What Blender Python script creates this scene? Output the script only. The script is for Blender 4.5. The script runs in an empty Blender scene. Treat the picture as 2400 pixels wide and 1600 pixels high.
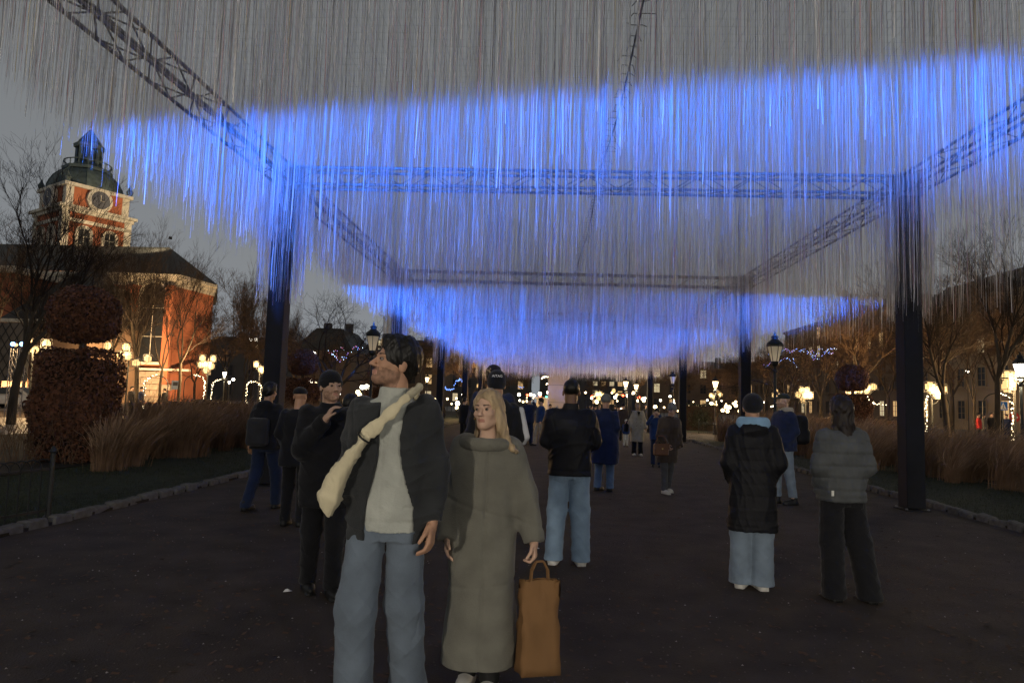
import bpy, math, random
import numpy as np
from mathutils import Vector, Matrix
R = math.radians
random.seed(7); rng = np.random.default_rng(11)
SC = bpy.context.scene
COL = SC.collection

# ------------------------------------------------------------------ camera
CZ = 1.57
FPX = 1617.7                       # focal length in pixels of the 2400 px wide photograph
PITCH, YAW, ROLL = 0.08632, 0.05004, 0.03155
_F = Vector((-math.sin(YAW)*math.cos(PITCH), math.cos(YAW)*math.cos(PITCH), math.sin(PITCH)))
_r = Vector((math.cos(YAW), math.sin(YAW), 0)); _u = _r.cross(_F)
_R = _r*math.cos(ROLL)+_u*math.sin(ROLL); _U = -_r*math.sin(ROLL)+_u*math.cos(ROLL)
cam = bpy.data.cameras.new('camera'); camo = bpy.data.objects.new('camera', cam); COL.objects.link(camo)
camo.matrix_world = Matrix(((_R.x,_U.x,-_F.x,0),(_R.y,_U.y,-_F.y,0),(_R.z,_U.z,-_F.z,CZ),(0,0,0,1)))
cam.sensor_width = 36; cam.lens = FPX/2400*36; cam.clip_start = .05; cam.clip_end = 3000
SC.camera = camo

# ------------------------------------------------------------------ world, dusk under a grey overcast
W = bpy.data.worlds.new('World'); SC.world = W; W.use_nodes = True
nt = W.node_tree; nt.nodes.clear()
wo = nt.nodes.new('ShaderNodeOutputWorld'); bg = nt.nodes.new('ShaderNodeBackground')
sky = nt.nodes.new('ShaderNodeTexSky'); sky.sky_type = 'NISHITA'; sky.sun_disc = False
sky.sun_elevation = R(1.5); sky.sun_rotation = R(200); sky.air_density = 1.5; sky.dust_density = 3
mx = nt.nodes.new('ShaderNodeMix'); mx.data_type = 'RGBA'; mx.inputs['Factor'].default_value = .06
tcw = nt.nodes.new('ShaderNodeTexCoord'); sxw = nt.nodes.new('ShaderNodeSeparateXYZ'); rw_ = nt.nodes.new('ShaderNodeValToRGB')   # overcast dusk, a little paler low down all round
nt.links.new(tcw.outputs['Generated'], sxw.inputs[0]); nt.links.new(sxw.outputs['Z'], rw_.inputs[0])
rw_.color_ramp.elements[0].position = 0.; rw_.color_ramp.elements[0].color = (.97, 1.05, 1.15, 1); rw_.color_ramp.elements[1].position = .75; rw_.color_ramp.elements[1].color = (.56, .56, .54, 1)
gw = nt.nodes.new('ShaderNodeMix'); gw.data_type = 'RGBA'; gw.blend_type = 'MULTIPLY'; gw.inputs['Factor'].default_value = 1; gw.inputs['B'].default_value = (2.35, 2.35, 2.35, 1)
nt.links.new(rw_.outputs[0], gw.inputs['A']); nt.links.new(gw.outputs['Result'], mx.inputs['A'])
nt.links.new(sky.outputs[0], mx.inputs['B']); nt.links.new(mx.outputs['Result'], bg.inputs[0])
bg.inputs[1].default_value = .114
nt.links.new(bg.outputs[0], wo.inputs[0])
sl = bpy.data.lights.new('sun', 'SUN'); sl.energy = .02; sl.angle = R(40); sl.color = (1, .9, .8)
so = bpy.data.objects.new('sun', sl); so.rotation_euler = (R(70), 0, R(20)); COL.objects.link(so)
vs = SC.view_settings; SC.display_settings.display_device = 'sRGB'
vs.view_transform = 'Standard'; vs.look = 'None'; vs.exposure = 0; vs.gamma = 1; vs.use_curve_mapping = False
SC.render.engine = 'CYCLES'
cy = SC.cycles
cy.max_bounces = 5; cy.diffuse_bounces = 2; cy.glossy_bounces = 2; cy.transmission_bounces = 4; cy.transparent_max_bounces = 6
cy.use_adaptive_sampling = False; cy.sample_clamp_indirect = 1.2; cy.sample_clamp_direct = 12; cy.caustics_reflective = False; cy.caustics_refractive = False
cy.use_light_tree = True
try:
    cy.use_denoising = True; cy.denoising_prefilter = 'NONE'; cy.denoiser = 'OPENIMAGEDENOISE'; cy.denoising_input_passes = 'RGB_ALBEDO_NORMAL'
except Exception: cy.use_denoising = False

# ------------------------------------------------------------------ placing helpers: a pixel of the photograph -> a point of the place
def ray(px, py): return _F + _R*((px-1200)/FPX) + _U*((800-py)/FPX)
def at(px, py, Y):
    d = ray(px, py); p = d*(Y/d.y); return Vector((p.x, p.y, p.z+CZ))
def gnd(px, py):
    d = ray(px, py); p = d*(-CZ/d.z); return Vector((p.x, p.y, 0))
K = 2400/2352
def atd(x, y, Y): return at(x*K, y*K, Y)
def gndd(x, y): return gnd(x*K, y*K)

# ------------------------------------------------------------------ materials
MATS = {}
def mat(name, col, rough=.7, var=.15, scale=8., bump=0., bscale=40., metal=0., spec=.3, emit=0., ecol=None, trans=0., sheen=0., detail=4, stretch=None, nosample=False):
    if name in MATS: return MATS[name]
    m = bpy.data.materials.new(name); m.use_nodes = True; t = m.node_tree; n = t.nodes; n.clear()
    out = n.new('ShaderNodeOutputMaterial'); b = n.new('ShaderNodeBsdfPrincipled')
    b.inputs['Roughness'].default_value = rough; b.inputs['Metallic'].default_value = metal
    b.inputs['Specular IOR Level'].default_value = spec
    if sheen: b.inputs['Sheen Weight'].default_value = sheen
    tc = n.new('ShaderNodeTexCoord')
    src = tc.outputs['Object']
    if stretch:
        mp = n.new('ShaderNodeMapping'); mp.inputs['Scale'].default_value = stretch
        t.links.new(src, mp.inputs[0]); src = mp.outputs[0]
    if var > 0:
        nz = n.new('ShaderNodeTexNoise'); nz.inputs['Scale'].default_value = scale; nz.inputs['Detail'].default_value = detail
        t.links.new(src, nz.inputs['Vector'])
        rp = n.new('ShaderNodeValToRGB'); e = rp.color_ramp.elements
        e[0].position = .3; e[1].position = .7
        e[0].color = (*[max(0, c*(1-var)) for c in col], 1); e[1].color = (*[min(1, c*(1+var)) for c in col], 1)
        t.links.new(nz.outputs['Fac'], rp.inputs[0]); t.links.new(rp.outputs[0], b.inputs['Base Color'])
    else: b.inputs['Base Color'].default_value = (*col, 1)
    if bump > 0:
        nb = n.new('ShaderNodeTexNoise'); nb.inputs['Scale'].default_value = bscale; nb.inputs['Detail'].default_value = 5
        t.links.new(src, nb.inputs['Vector'])
        bp = n.new('ShaderNodeBump'); bp.inputs['Strength'].default_value = bump; bp.inputs['Distance'].default_value = .01
        t.links.new(nb.outputs['Fac'], bp.inputs['Height']); t.links.new(bp.outputs[0], b.inputs['Normal'])
    if emit:
        b.inputs['Emission Color'].default_value = (*(ecol or col), 1); b.inputs['Emission Strength'].default_value = emit
        if nosample:
            try: m.cycles.emission_sampling = 'NONE'
            except Exception: pass
    sh = b.outputs[0]
    if trans:
        tr = n.new('ShaderNodeBsdfTranslucent'); tr.inputs[0].default_value = (*col, 1)
        ms = n.new('ShaderNodeMixShader'); ms.inputs[0].default_value = trans
        t.links.new(sh, ms.inputs[1]); t.links.new(tr.outputs[0], ms.inputs[2]); sh = ms.outputs[0]
    t.links.new(sh, out.inputs[0])
    MATS[name] = m; return m

# ------------------------------------------------------------------ objects
def link(o, parent=None):
    COL.objects.link(o)
    if parent is not None: o.parent = parent
    return o
def tag(o, label=None, cat=None, group=None, kind=None):
    if label: o['label'] = label
    if cat: o['category'] = cat
    if group: o['group'] = group
    if kind: o['kind'] = kind
    return o
def thing(name, label, cat, loc=(0,0,0), rz=0., group=None, sc=1.):
    o = bpy.data.objects.new(name, None); link(o); o.location = loc; o.rotation_euler = (0,0,rz); o.scale = (sc,)*3
    o.empty_display_size = .2
    return tag(o, label, cat, group)
def children(o): return [c for c in bpy.data.objects if c.parent == o]
_kids = {}
def tree_of(o):
    return (o, [tree_of(c) for c in children(o)])
def dup(tr, loc=None, rz=None, label=None, sc=None, parent=None, group=None):
    o, ks = tr
    c = o.copy(); COL.objects.link(c); c.parent = parent
    if parent is None:
        if loc is not None: c.location = loc
        if rz is not None: c.rotation_euler = (0,0,rz)
        if sc is not None: c.scale = sc if hasattr(sc,'__len__') else (sc,)*3
        if label: c['label'] = label
        if group: c['group'] = group
    for k in ks: dup(k, parent=c)
    return c
def mesh_np(name, V, F, m=None, smooth=False, mi=None):
    me = bpy.data.meshes.new(name)
    V = np.asarray(V, dtype=np.float32)
    if isinstance(F, np.ndarray):
        k = F.shape[1]; nf = len(F)
        me.vertices.add(len(V)); me.vertices.foreach_set('co', V.ravel())
        me.loops.add(nf*k); me.loops.foreach_set('vertex_index', F.astype(np.int32).ravel())
        me.polygons.add(nf); me.polygons.foreach_set('loop_start', np.arange(0, nf*k, k, dtype=np.int32))
        me.polygons.foreach_set('loop_total', np.full(nf, k, dtype=np.int32))
        me.update(calc_edges=True)
    else:
        me.from_pydata(V.tolist(), [], F); me.update()
    if smooth: me.polygons.foreach_set('use_smooth', np.ones(len(me.polygons), dtype=bool))
    if m is not None:
        for q in (m if isinstance(m, (list, tuple)) else [m]): me.materials.append(q)
    if mi is not None: me.polygons.foreach_set('material_index', np.asarray(mi, dtype=np.int32))
    return me
def obj(name, me, parent=None, loc=None):
    o = bpy.data.objects.new(name, me); link(o, parent)
    if loc is not None: o.location = loc
    return o
class MB:
    def __init__(s): s.V = []; s.F = []
    def add(s, vs, fs):
        n = len(s.V); s.V += [tuple(v) for v in vs]; s.F += [tuple(i+n for i in f) for f in fs]; return s
    def box(s, c, sz, rz=0., M=None):
        x,y,z = [q/2 for q in sz]; vs = []
        for dz in (-z,z):
            for dx,dy in ((-x,-y),(x,-y),(x,y),(-x,y)):
                v = Vector((dx,dy,dz))
                if M is not None: v = M @ v
                elif rz: v = Vector((dx*math.cos(rz)-dy*math.sin(rz), dx*math.sin(rz)+dy*math.cos(rz), dz))
                vs.append((c[0]+v.x, c[1]+v.y, c[2]+v.z))
        return s.add(vs, [(3,2,1,0),(4,5,6,7),(0,1,5,4),(1,2,6,5),(2,3,7,6),(3,0,4,7)])
    def tube(s, p0, p1, r0, r1=None, n=6, caps=True):
        r1 = r0 if r1 is None else r1
        p0 = Vector(p0); p1 = Vector(p1); d = (p1-p0).normalized()
        a = d.orthogonal().normalized(); b = d.cross(a)
        vs = []
        for p, r in ((p0,r0),(p1,r1)):
            for i in range(n):
                t = 2*math.pi*i/n; vs.append(p+(a*math.cos(t)+b*math.sin(t))*r)
        fs = [(i,(i+1)%n,n+(i+1)%n,n+i) for i in range(n)]
        if caps: fs += [tuple(range(n-1,-1,-1)), tuple(range(n,2*n))]
        return s.add(vs, fs)
    def path(s, pts, r, n=6):
        for a, b in zip(pts[:-1], pts[1:]): s.tube(a, b, r, n=n)
        return s
    def lathe(s, prof, n=12, c=(0,0,0), caps=True):
        vs = []; 
        for r, z in prof:
            for i in range(n):
                t = 2*math.pi*(i+.5)/n; vs.append((c[0]+r*math.cos(t), c[1]+r*math.sin(t), c[2]+z))
        fs = []
        for k in range(len(prof)-1):
            for i in range(n): fs.append((k*n+i, k*n+(i+1)%n, (k+1)*n+(i+1)%n, (k+1)*n+i))
        if caps: fs += [tuple(range(n-1,-1,-1)), tuple(range((len(prof)-1)*n, len(prof)*n))]
        return s.add(vs, fs)
    def prism(s, poly, z0, z1):
        n = len(poly)
        vs = [(x,y,z0) for x,y in poly]+[(x,y,z1) for x,y in poly]
        return s.add(vs, [(i,(i+1)%n,n+(i+1)%n,n+i) for i in range(n)]+[tuple(range(n-1,-1,-1)), tuple(range(n,2*n))])
    def mesh(s, name, m=None, smooth=False): return mesh_np(name, np.array(s.V), s.F, m, smooth)
    def build(s, name, m, parent=None, smooth=False, loc=None): return obj(name, s.mesh(name, m, smooth), parent, loc)

# ------------------------------------------------------------------ signed distance shapes -> one continuous mesh (people, clothes, bags)
def _l(v): return np.sqrt((v*v).sum(-1))
def rc(P, a, b, ra, rb):
    a = np.asarray(a,float); b = np.asarray(b,float); ab = b-a
    t = np.clip(((P-a)@ab)/max(ab@ab,1e-9), 0, 1)
    return _l(P-a-t[:,None]*ab) - (ra+(rb-ra)*t)
def ell(P, c, r):
    q = P-np.asarray(c,float); r = np.asarray(r,float)
    k0 = _l(q/r); k1 = _l(q/(r*r)); return k0*(k0-1)/np.maximum(k1,1e-9)
def smin(a, b, k):
    h = np.clip(.5+.5*(b-a)/k, 0, 1); return b+(a-b)*h-k*h*(1-h)
def smax(a, b, k): return -smin(-a, -b, k)
def rbox(P, c, h, r, M=None):
    q = P-np.asarray(c,float)
    if M is not None: q = q@M
    q = np.abs(q)-(np.asarray(h,float)-r)
    return _l(np.maximum(q,0))+np.minimum(q.max(-1),0)-r
def loft(P, kn, ex=2.4):
    kn = np.asarray(kn,float); z = P[:,2]; o = np.argsort(kn[:,0]); kn = kn[o]
    rx = np.interp(z,kn[:,0],kn[:,1]); ry = np.interp(z,kn[:,0],kn[:,2]); cy_ = np.interp(z,kn[:,0],kn[:,3]); cx = np.interp(z,kn[:,0],kn[:,4]) if kn.shape[1]>4 else 0
    q = (np.abs((P[:,0]-cx)/rx)**ex+np.abs((P[:,1]-cy_)/ry)**ex)**(1/ex)
    return np.maximum((q-1)*np.minimum(rx,ry), np.maximum(kn[0,0]-z, z-kn[-1,0]))
def folds(P, seed, amp, f=14., vert=.35):
    g = np.random.default_rng(seed); d = 0
    for i in range(5):
        k = g.normal(size=3)*f*np.array([1,1,vert]); k2 = g.normal(size=3)*f*.4
        d = d+np.sin(P@k+g.uniform(0,6)+1.6*np.sin(P@k2+g.uniform(0,6)))
    r_ = 0
    for i in range(3):
        k = g.normal(size=3)*f*1.2*np.array([1,1,.6]); r_ = r_+(1-np.abs(np.sin(P@k+g.uniform(0,6)+1.4*np.sin(P@(g.normal(size=3)*f*.35)+g.uniform(0,6)))))**3
    return d*amp/2.8-(r_-.75)*amp*.7
def nets(f, lo, hi, h):
    lo = np.asarray(lo,float); hi = np.asarray(hi,float); B = 4
    nb = np.maximum(np.ceil((hi-lo)/(h*B)).astype(int),1)
    g = np.stack(np.meshgrid(*[lo[i]+(np.arange(nb[i])+.5)*h*B-h*.5 for i in range(3)], indexing='ij'),-1).reshape(-1,3)
    dc = f(g)
    D = np.repeat(np.repeat(np.repeat(dc.reshape(nb),B,0),B,1),B,2).astype(np.float32)
    act = np.where(np.abs(dc) < h*B*1.35+.012)[0]
    if len(act) == 0: return np.zeros((0,3)), np.zeros((0,4),int)
    bi = np.stack(np.unravel_index(act, nb),-1)*B
    off = np.stack(np.meshgrid(*[np.arange(B)]*3, indexing='ij'),-1).reshape(-1,3)
    for s in range(0, len(bi), 4000):
        ii = (bi[s:s+4000,None,:]+off[None]).reshape(-1,3)
        D[ii[:,0],ii[:,1],ii[:,2]] = f(lo+ii*h)
    I = D < 0
    I[0]=I[-1]=False; I[:,0]=I[:,-1]=False; I[:,:,0]=I[:,:,-1]=False
    D = np.where(I, np.minimum(D,-1e-6), np.maximum(D,1e-6))
    c = [I[a:I.shape[0]-1+a, b:I.shape[1]-1+b, e:I.shape[2]-1+e] for a in (0,1) for b in (0,1) for e in (0,1)]
    s_ = sum(x.astype(np.int8) for x in c); mixed = (s_>0)&(s_<8)
    cells = np.argwhere(mixed); 
    if len(cells) == 0: return np.zeros((0,3)), np.zeros((0,4),int)
    idm = np.full(mixed.shape, -1, dtype=np.int32); idm[mixed] = np.arange(len(cells))
    acc = np.zeros((len(cells),3)); cnt = np.zeros(len(cells))
    for ax in range(3):
        o1,o2 = [i for i in range(3) if i!=ax]
        for a in (0,1):
            for b in (0,1):
                st = np.zeros(3,int); st[o1]=a; st[o2]=b; en = st.copy(); en[ax]=1
                A = cells+st; E_ = cells+en
                d0 = D[A[:,0],A[:,1],A[:,2]]; d1 = D[E_[:,0],E_[:,1],E_[:,2]]
                m_ = (d0<0)!=(d1<0); t = np.where(m_, d0/(d0-d1+1e-12), 0)
                p = A.astype(float); p[:,ax] += t
                acc[m_] += p[m_]; cnt[m_] += 1
    V = lo+(acc/np.maximum(cnt,1)[:,None])*h
    Q = []
    for ax in range(3):
        o1,o2 = (ax+1)%3,(ax+2)%3
        sl0 = [slice(None)]*3; sl1 = [slice(None)]*3; sl0[ax]=slice(0,-1); sl1[ax]=slice(1,None)
        a = I[tuple(sl0)]; b = I[tuple(sl1)]
        for flip, msk in ((False, a&~b),(True, ~a&b)):
            e = np.argwhere(msk)
            if len(e)==0: continue
            def cid(d1,d2):
                q = e.copy(); q[:,o1]-=d1; q[:,o2]-=d2; return idm[q[:,0],q[:,1],q[:,2]]
            q = np.stack([cid(1,1),cid(0,1),cid(0,0),cid(1,0)],-1)
            Q.append(q[:,::-1] if flip else q)
    Q = np.concatenate(Q); return V, Q[(Q>=0).all(1)]
def sdf_obj(name, f, lo, hi, h, m, parent=None, mi=None):
    V, Q = nets(f, lo, hi, h)
    me = mesh_np(name, V, Q, m, True, mi(V[Q].mean(1)) if (mi is not None and len(Q)) else None)
    return obj(name, me, parent)
# ================================================================== materials in use
M_grav = mat('gravel', (.042,.031,.024), .95, .38, 2.2, .9, 90., detail=12)
M_lawn = mat('lawn', (.020,.025,.013), .95, .4, 6., .8, 120.)
M_soil = mat('soil', (.018,.014,.010), .95, .4, 8., .8, 60.)
M_pave = mat('pavement', (.16,.14,.12), .55, .3, 1.2, .4, 60.)
M_kerb = mat('kerb_stone', (.095,.092,.09), .85, .35, 9., .5, 50.)
M_black = mat('black_cladding', (.009,.009,.011), .75, .25, 4., .15, 80.)
M_steel = mat('truss_metal', (.22,.22,.23), .45, .15, 6., metal=.6)
M_iron = mat('black_iron', (.012,.014,.014), .5, .2, 12.)
M_rope = mat('rope', (.03,.03,.032), .9, .2)
M_net = mat('net_cord', (.30,.30,.30), .8, 0)
M_th = [mat('thread_silver', (.39,.39,.40), .4, 0, trans=.6), mat('thread_foil', (.93,.94,.97), .3, 0, metal=.3, trans=.35),
        mat('thread_grey', (.27,.27,.27), .4, 0, trans=.6), mat('thread_pink_glint', (.75,.46,.52), .3, 0, trans=.4), mat('thread_gold_glint', (.7,.62,.40), .3, 0, trans=.4)]  # pink and gold strips put the warm glints into the colour

# ================================================================== ground
def noise2(x, y, s):   # cheap smooth value noise for uneven edges
    return math.sin(x*1.7*s+1.3)*math.cos(y*1.3*s+.7)*.5+math.sin(x*3.1*s+y*2.3*s)*.3
XL, XR = -5.62, 6.62
g = MB(); g.add([(-900,-60,0),(900,-60,0),(900,1500,0),(-900,1500,0)], [(0,1,2,3)])
tag(g.build('ground', M_pave), kind='structure')
g = MB(); g.add([(XL,-30,.006),(XR,-30,.006),(XR,95,.006),(XL,95,.006)], [(0,1,2,3)])
g.add([(XR+.001,33,.006),(34,33,.006),(34,43,.006),(XR+.001,43,.006)], [(0,1,2,3)])
g.add([(-34,33,.006),(XL-.001,33,.006),(XL-.001,43,.006),(-34,43,.006)], [(0,1,2,3)])
tag(g.build('gravel_path', M_grav), kind='structure')
def sheet(name, x0, x1, y0, y1, z, m, n=40):
    b = MB(); ys = np.linspace(y0,y1,n)
    vs = []
    for y in ys: vs += [(x0,y,z),(x1,y,z+.015*math.sin(y*.7))]
    b.add(vs, [(2*i,2*i+1,2*i+3,2*i+2) for i in range(n-1)])
    return tag(b.build(name, m), kind='structure')
for y0, y1 in ((-30,33),(43,90)):
    sheet('lawn', XL-3.4, XL-.16, y0, y1, .05, M_lawn); sheet('lawn', XR+.16, XR+3.6, y0, y1, .05, M_lawn)
    sheet('planting_bed', XL-11, XL-3.4, y0, y1, .058, M_soil); sheet('planting_bed', XR+3.6, XR+11, y0, y1, .058, M_soil)

# kerb stones, one by one
def stone_mesh(i):
    b = MB(); l = .30+.05*random.random(); w = .15; h = .13
    b.box((0,0,h/2), (w,l,h)); me = b.mesh('kerb_stone', M_kerb)
    for v in me.vertices:
        v.co.x += random.uniform(-.016,.016); v.co.y += random.uniform(-.018,.018); v.co.z += random.uniform(-.012,.012) if v.co.z>.05 else 0
    import bmesh
    bm = bmesh.new(); bm.from_mesh(me); bmesh.ops.bevel(bm, geom=bm.edges[:], offset=.018, segments=1, affect='EDGES'); bm.to_mesh(me); bm.free()
    return me
SM = [stone_mesh(i) for i in range(7)]
for x in (XL, XR):
    b = MB(); b.box((0,23,.02), (.12,58,.04)); k = tag(b.build('kerb', M_soil, loc=(x,0,0)), kind='structure')
    y = 4.2 if x<0 else 6.0
    while y < 33:
        o = obj('kerb_stone', random.choice(SM), k, (random.uniform(-.02,.02), y, random.uniform(-.045,-.015)))
        o.rotation_euler = (random.uniform(-.06,.06), random.uniform(-.06,.06), random.uniform(-.09,.09)); y += .37

# loose gravel and leaves on the path
def scatter_quads(n, fpos, size, kind='stone', seed=1):
    g_ = np.random.default_rng(seed); P = fpos(g_, n); s = g_.uniform(size[0], size[1], n); a = g_.uniform(0, 6.28, n)
    if kind == 'stone':
        base = np.array([(1,0,0),(-.5,.8,0),(-.5,-.8,0),(0,0,.7)]); F0 = np.array([(0,1,3),(1,2,3),(2,0,3)])
    else:
        base = np.array([(-.5,-1,.0),(.5,-1,.15),(.6,1,.35),(-.4,1,.05)]); F0 = np.array([(0,1,2),(0,2,3)])
    c, s2 = np.cos(a), np.sin(a)
    V = np.empty((n,len(base),3))
    V[:,:,0] = (base[None,:,0]*c[:,None]-base[None,:,1]*s2[:,None])*s[:,None]+P[:,0:1]
    V[:,:,1] = (base[None,:,0]*s2[:,None]+base[None,:,1]*c[:,None])*s[:,None]+P[:,1:2]
    V[:,:,2] = base[None,:,2]*s[:,None]+P[:,2:3]
    F = (F0[None]+np.arange(n)[:,None,None]*len(base)).reshape(-1,3)
    return V.reshape(-1,3), F
def fp(g_, n): return np.stack([g_.uniform(-5.3,6.3,n), 1.2+g_.power(.45,n)*0+g_.exponential(5.,n), np.full(n,.006)], -1)
V, F = scatter_quads(16000, fp, (.004,.011), 'stone', 3)
mi = np.random.default_rng(5).choice(3, len(F)//3, p=[.63,.34,.03]).repeat(3)
tag(obj('loose_gravel', mesh_np('loose_gravel', V, F, [mat('pebble_dark',(.05,.042,.036),.9,0), mat('pebble_mid',(.12,.10,.085),.9,0), mat('pebble_light',(.34,.31,.28),.8,0)], False, mi)),
    'small loose stones strewn over the dark gravel path', kind='stuff')
V, F = scatter_quads(5200, fp, (.010,.026), 'leaf', 4)
tag(obj('fallen_leaves', mesh_np('fallen_leaves', V, F, mat('dead_leaf',(.075,.04,.022),.8,.3))), 'brown fallen leaves trodden into the path', kind='stuff')
# turf blades on the two lawn strips
def fpl(g_, n):
    side = g_.random(n) < .6
    x = np.where(side, XL-.2-g_.uniform(0,3.1,n), XR+.2+g_.uniform(0,3.3,n)); return np.stack([x, 4+g_.exponential(8.,n), np.full(n,.05)], -1)
g_ = np.random.default_rng(9); n = 60000; P = fpl(g_, n); a = g_.uniform(0,6.28,n); h = g_.uniform(.02,.06,n); w = .004+.0*h
V = np.stack([P+np.stack([np.cos(a)*w,np.sin(a)*w,0*w],-1), P-np.stack([np.cos(a)*w,np.sin(a)*w,0*w],-1), P+np.stack([g_.normal(0,.015,n),g_.normal(0,.015,n),h],-1)],1)
tag(obj('turf', mesh_np('turf', V.reshape(-1,3), np.arange(3*n).reshape(-1,3), mat('turf',(.026,.034,.016),.8,.3))), 'short dark grass of the lawn strips beside the kerbs', kind='stuff')

# ================================================================== the canopy: columns, trusses, net, threads
CXL, CXR, Y1, SP, ZT = -4.711, 6.064, 11.82, 9.54, 5.235
YS = [Y1+SP*i for i in range(-1,5)]
TZ = .36
ORD = ['nearest','second','third','fourth','fifth','sixth']
def column(x, y, lab):
    t = thing('canopy_column', lab, 'column', (x,y,0), 0, 'black columns carrying the thread canopy')
    b = MB(); b.box((0,0,ZT/2+.02), (.30,.30,ZT-.04)); o = b.build('cladding', M_black, t)
    o.modifiers.new('bevel','BEVEL').width = .012
    b = MB(); b.box((0,0,.014), (.40,.40,.02)); b.build('base_plate', M_black, t)
    b = MB(); b.box((0,0,ZT+TZ/2), (.38,.38,TZ+.02)); b.build('corner_block', M_steel, t)
    for dx in (-.17,.17):
        for dy in (-.17,.17):
            b = MB(); b.lathe([(.012,.024),(.02,.026),(.02,.042),(.009,.048)], 8, (dx,dy,0)); b.build('bolt', M_steel, t)
    return t
names = {1:'nearest',2:'second',3:'third',4:'fourth',5:'farthest'}
for i in range(1,6):
    column(CXL, YS[i], ['','black column behind the walking man in dark clothes, first of the left row','black column just left of the front man\'s hair, second of the left row','slim black column between the front man and the blonde woman, third of the left row','thin dark column left of the black beanie, fourth of the left row','farthest thin column of the left row behind the crowd'][i])
    column(CXR, YS[i], ['','tallest black column standing at the far right of the path','black column behind the woman in the long black coat','black column right of the bent woman with the handbag','black column between the trench coat woman and the unlit lamp','farthest slim column of the right row'][i])
BR = {}
def truss(p0, p1, lab, fine=True):
    p0 = Vector(p0); p1 = Vector(p1); L = (p1-p0).length; d = p1-p0
    t = thing('truss_beam', lab, 'truss', p0, math.atan2(d.y,d.x), 'truss beams holding the net')
    w = TZ*.5-.03
    key = ('ch', round(L,2))
    if key not in BR: BR[key] = MB().tube((0,0,0),(L,0,0),.026,n=8).mesh('chord', M_steel)
    for sy in (-w,w):
        for z in (.03, TZ-.03): obj('chord', BR[key], t, (0,sy,z))
    n = int(round(L/.48)); st = L/n; hh = TZ-.06
    bk = ('br', round(st,3))
    if bk not in BR:
        BR[bk] = (MB().tube((0,0,0),(st,0,hh),.011,n=5).mesh('brace',M_steel), MB().tube((0,0,hh),(st,0,0),.011,n=5).mesh('brace',M_steel),
                  MB().tube((0,-w,0),(st,w,0),.011,n=5).mesh('brace',M_steel), MB().tube((0,w,0),(st,-w,0),.011,n=5).mesh('brace',M_steel))
    if fine:
        for k in range(n):
            for sy in (-w,w): obj('brace', BR[bk][k%2], t, (k*st, sy, .03))
            for z in (.03, TZ-.03): obj('brace', BR[bk][2+k%2], t, (k*st, 0, z))
    else:
        b = MB()
        for k in range(n):
            for sy in (-w,w):
                b.tube((k*st,sy,.03 if k%2==0 else TZ-.03),((k+1)*st,sy,TZ-.03 if k%2==0 else .03),.011,n=4)
            for z in (.03,TZ-.03): b.tube((k*st,-w if k%2 else w,z),((k+1)*st,w if k%2 else -w,z),.011,n=4)
        o = b.build('bracing', M_steel, t); o['kind'] = 'stuff'
    return t
e = .19
for i in range(0,5):
    fine = i < 2
    truss((CXL,YS[i]+e,ZT),(CXL,YS[i+1]-e,ZT), ['grey lattice truss running into the top left corner','lattice truss between the first two columns of the left row','third truss along the left row','fourth truss along the left row','last truss along the left row'][i], fine)
    truss((CXR,YS[i]+e,ZT),(CXR,YS[i+1]-e,ZT), ['lattice truss climbing to the right edge of the picture','lattice truss between the first two columns of the right row','third truss along the right row','fourth truss along the right row','last truss along the right row'][i], fine)
for i in range(1,6):
    truss((CXL+e,YS[i],ZT),(CXR-e,YS[i],ZT), ['','cross truss from the nearest left column to the nearest right one','cross truss between the second pair of columns','cross truss between the third pair of columns','cross truss between the fourth pair of columns','cross truss at the far end of the canopy'][i], i<2)

# net over the beams
NX0, NX1, NY0, NY1, NZ = -5.9, 7.3, -1.5, YS[5]+.4, ZT+TZ+.05
b = []; f = []
def cord(p, q, r=.0012):
    p = np.array(p); q = np.array(q); dd = (q-p)/np.linalg.norm(q-p); s = np.cross(dd,[0,0,1]); s/=np.linalg.norm(s)
    n0 = len(b); b.extend([p+s*r, p-s*r, p+np.array([0,0,r*1.6]), q+s*r, q-s*r, q+np.array([0,0,r*1.6])])
    f.extend([(n0,n0+1,n0+4,n0+3),(n0+1,n0+2,n0+5,n0+4),(n0+2,n0,n0+3,n0+5)])
for x in np.arange(NX0, NX1, .15): cord((x,NY0,NZ),(x,NY1,NZ))
for y in np.arange(NY0, NY1, .15): cord((NX0,y,NZ+.003),(NX1,y,NZ+.003))
tag(obj('overhead_net', mesh_np('overhead_net', np.array(b), f, M_net)), 'fine net stretched over the trusses above the path', kind='stuff')
# dark seam rope with knots
t = thing('seam_rope', 'dark knotted seam rope running along the net overhead', 'rope')
sx = .88
b = MB(); pts = [(sx+.03*math.sin(y*.9), y, NZ-.03-.05*abs(math.sin(y*.8))) for y in np.arange(3,40,.5)]; b.path(pts,.011,5); b.build('rope', M_rope, t)
b = MB()
for y in np.arange(4,26,.22):
    for s in (-1,1):
        l = random.uniform(.05,.16); b.path([(sx,y,NZ-.05),(sx+s*l*.6,y+.03,NZ-.03),(sx+s*l,y+random.uniform(-.05,.08),NZ-.05-random.uniform(0,.10))],.0045,4)
o = b.build('tassel', M_rope, t); o['kind'] = 'stuff'

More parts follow.
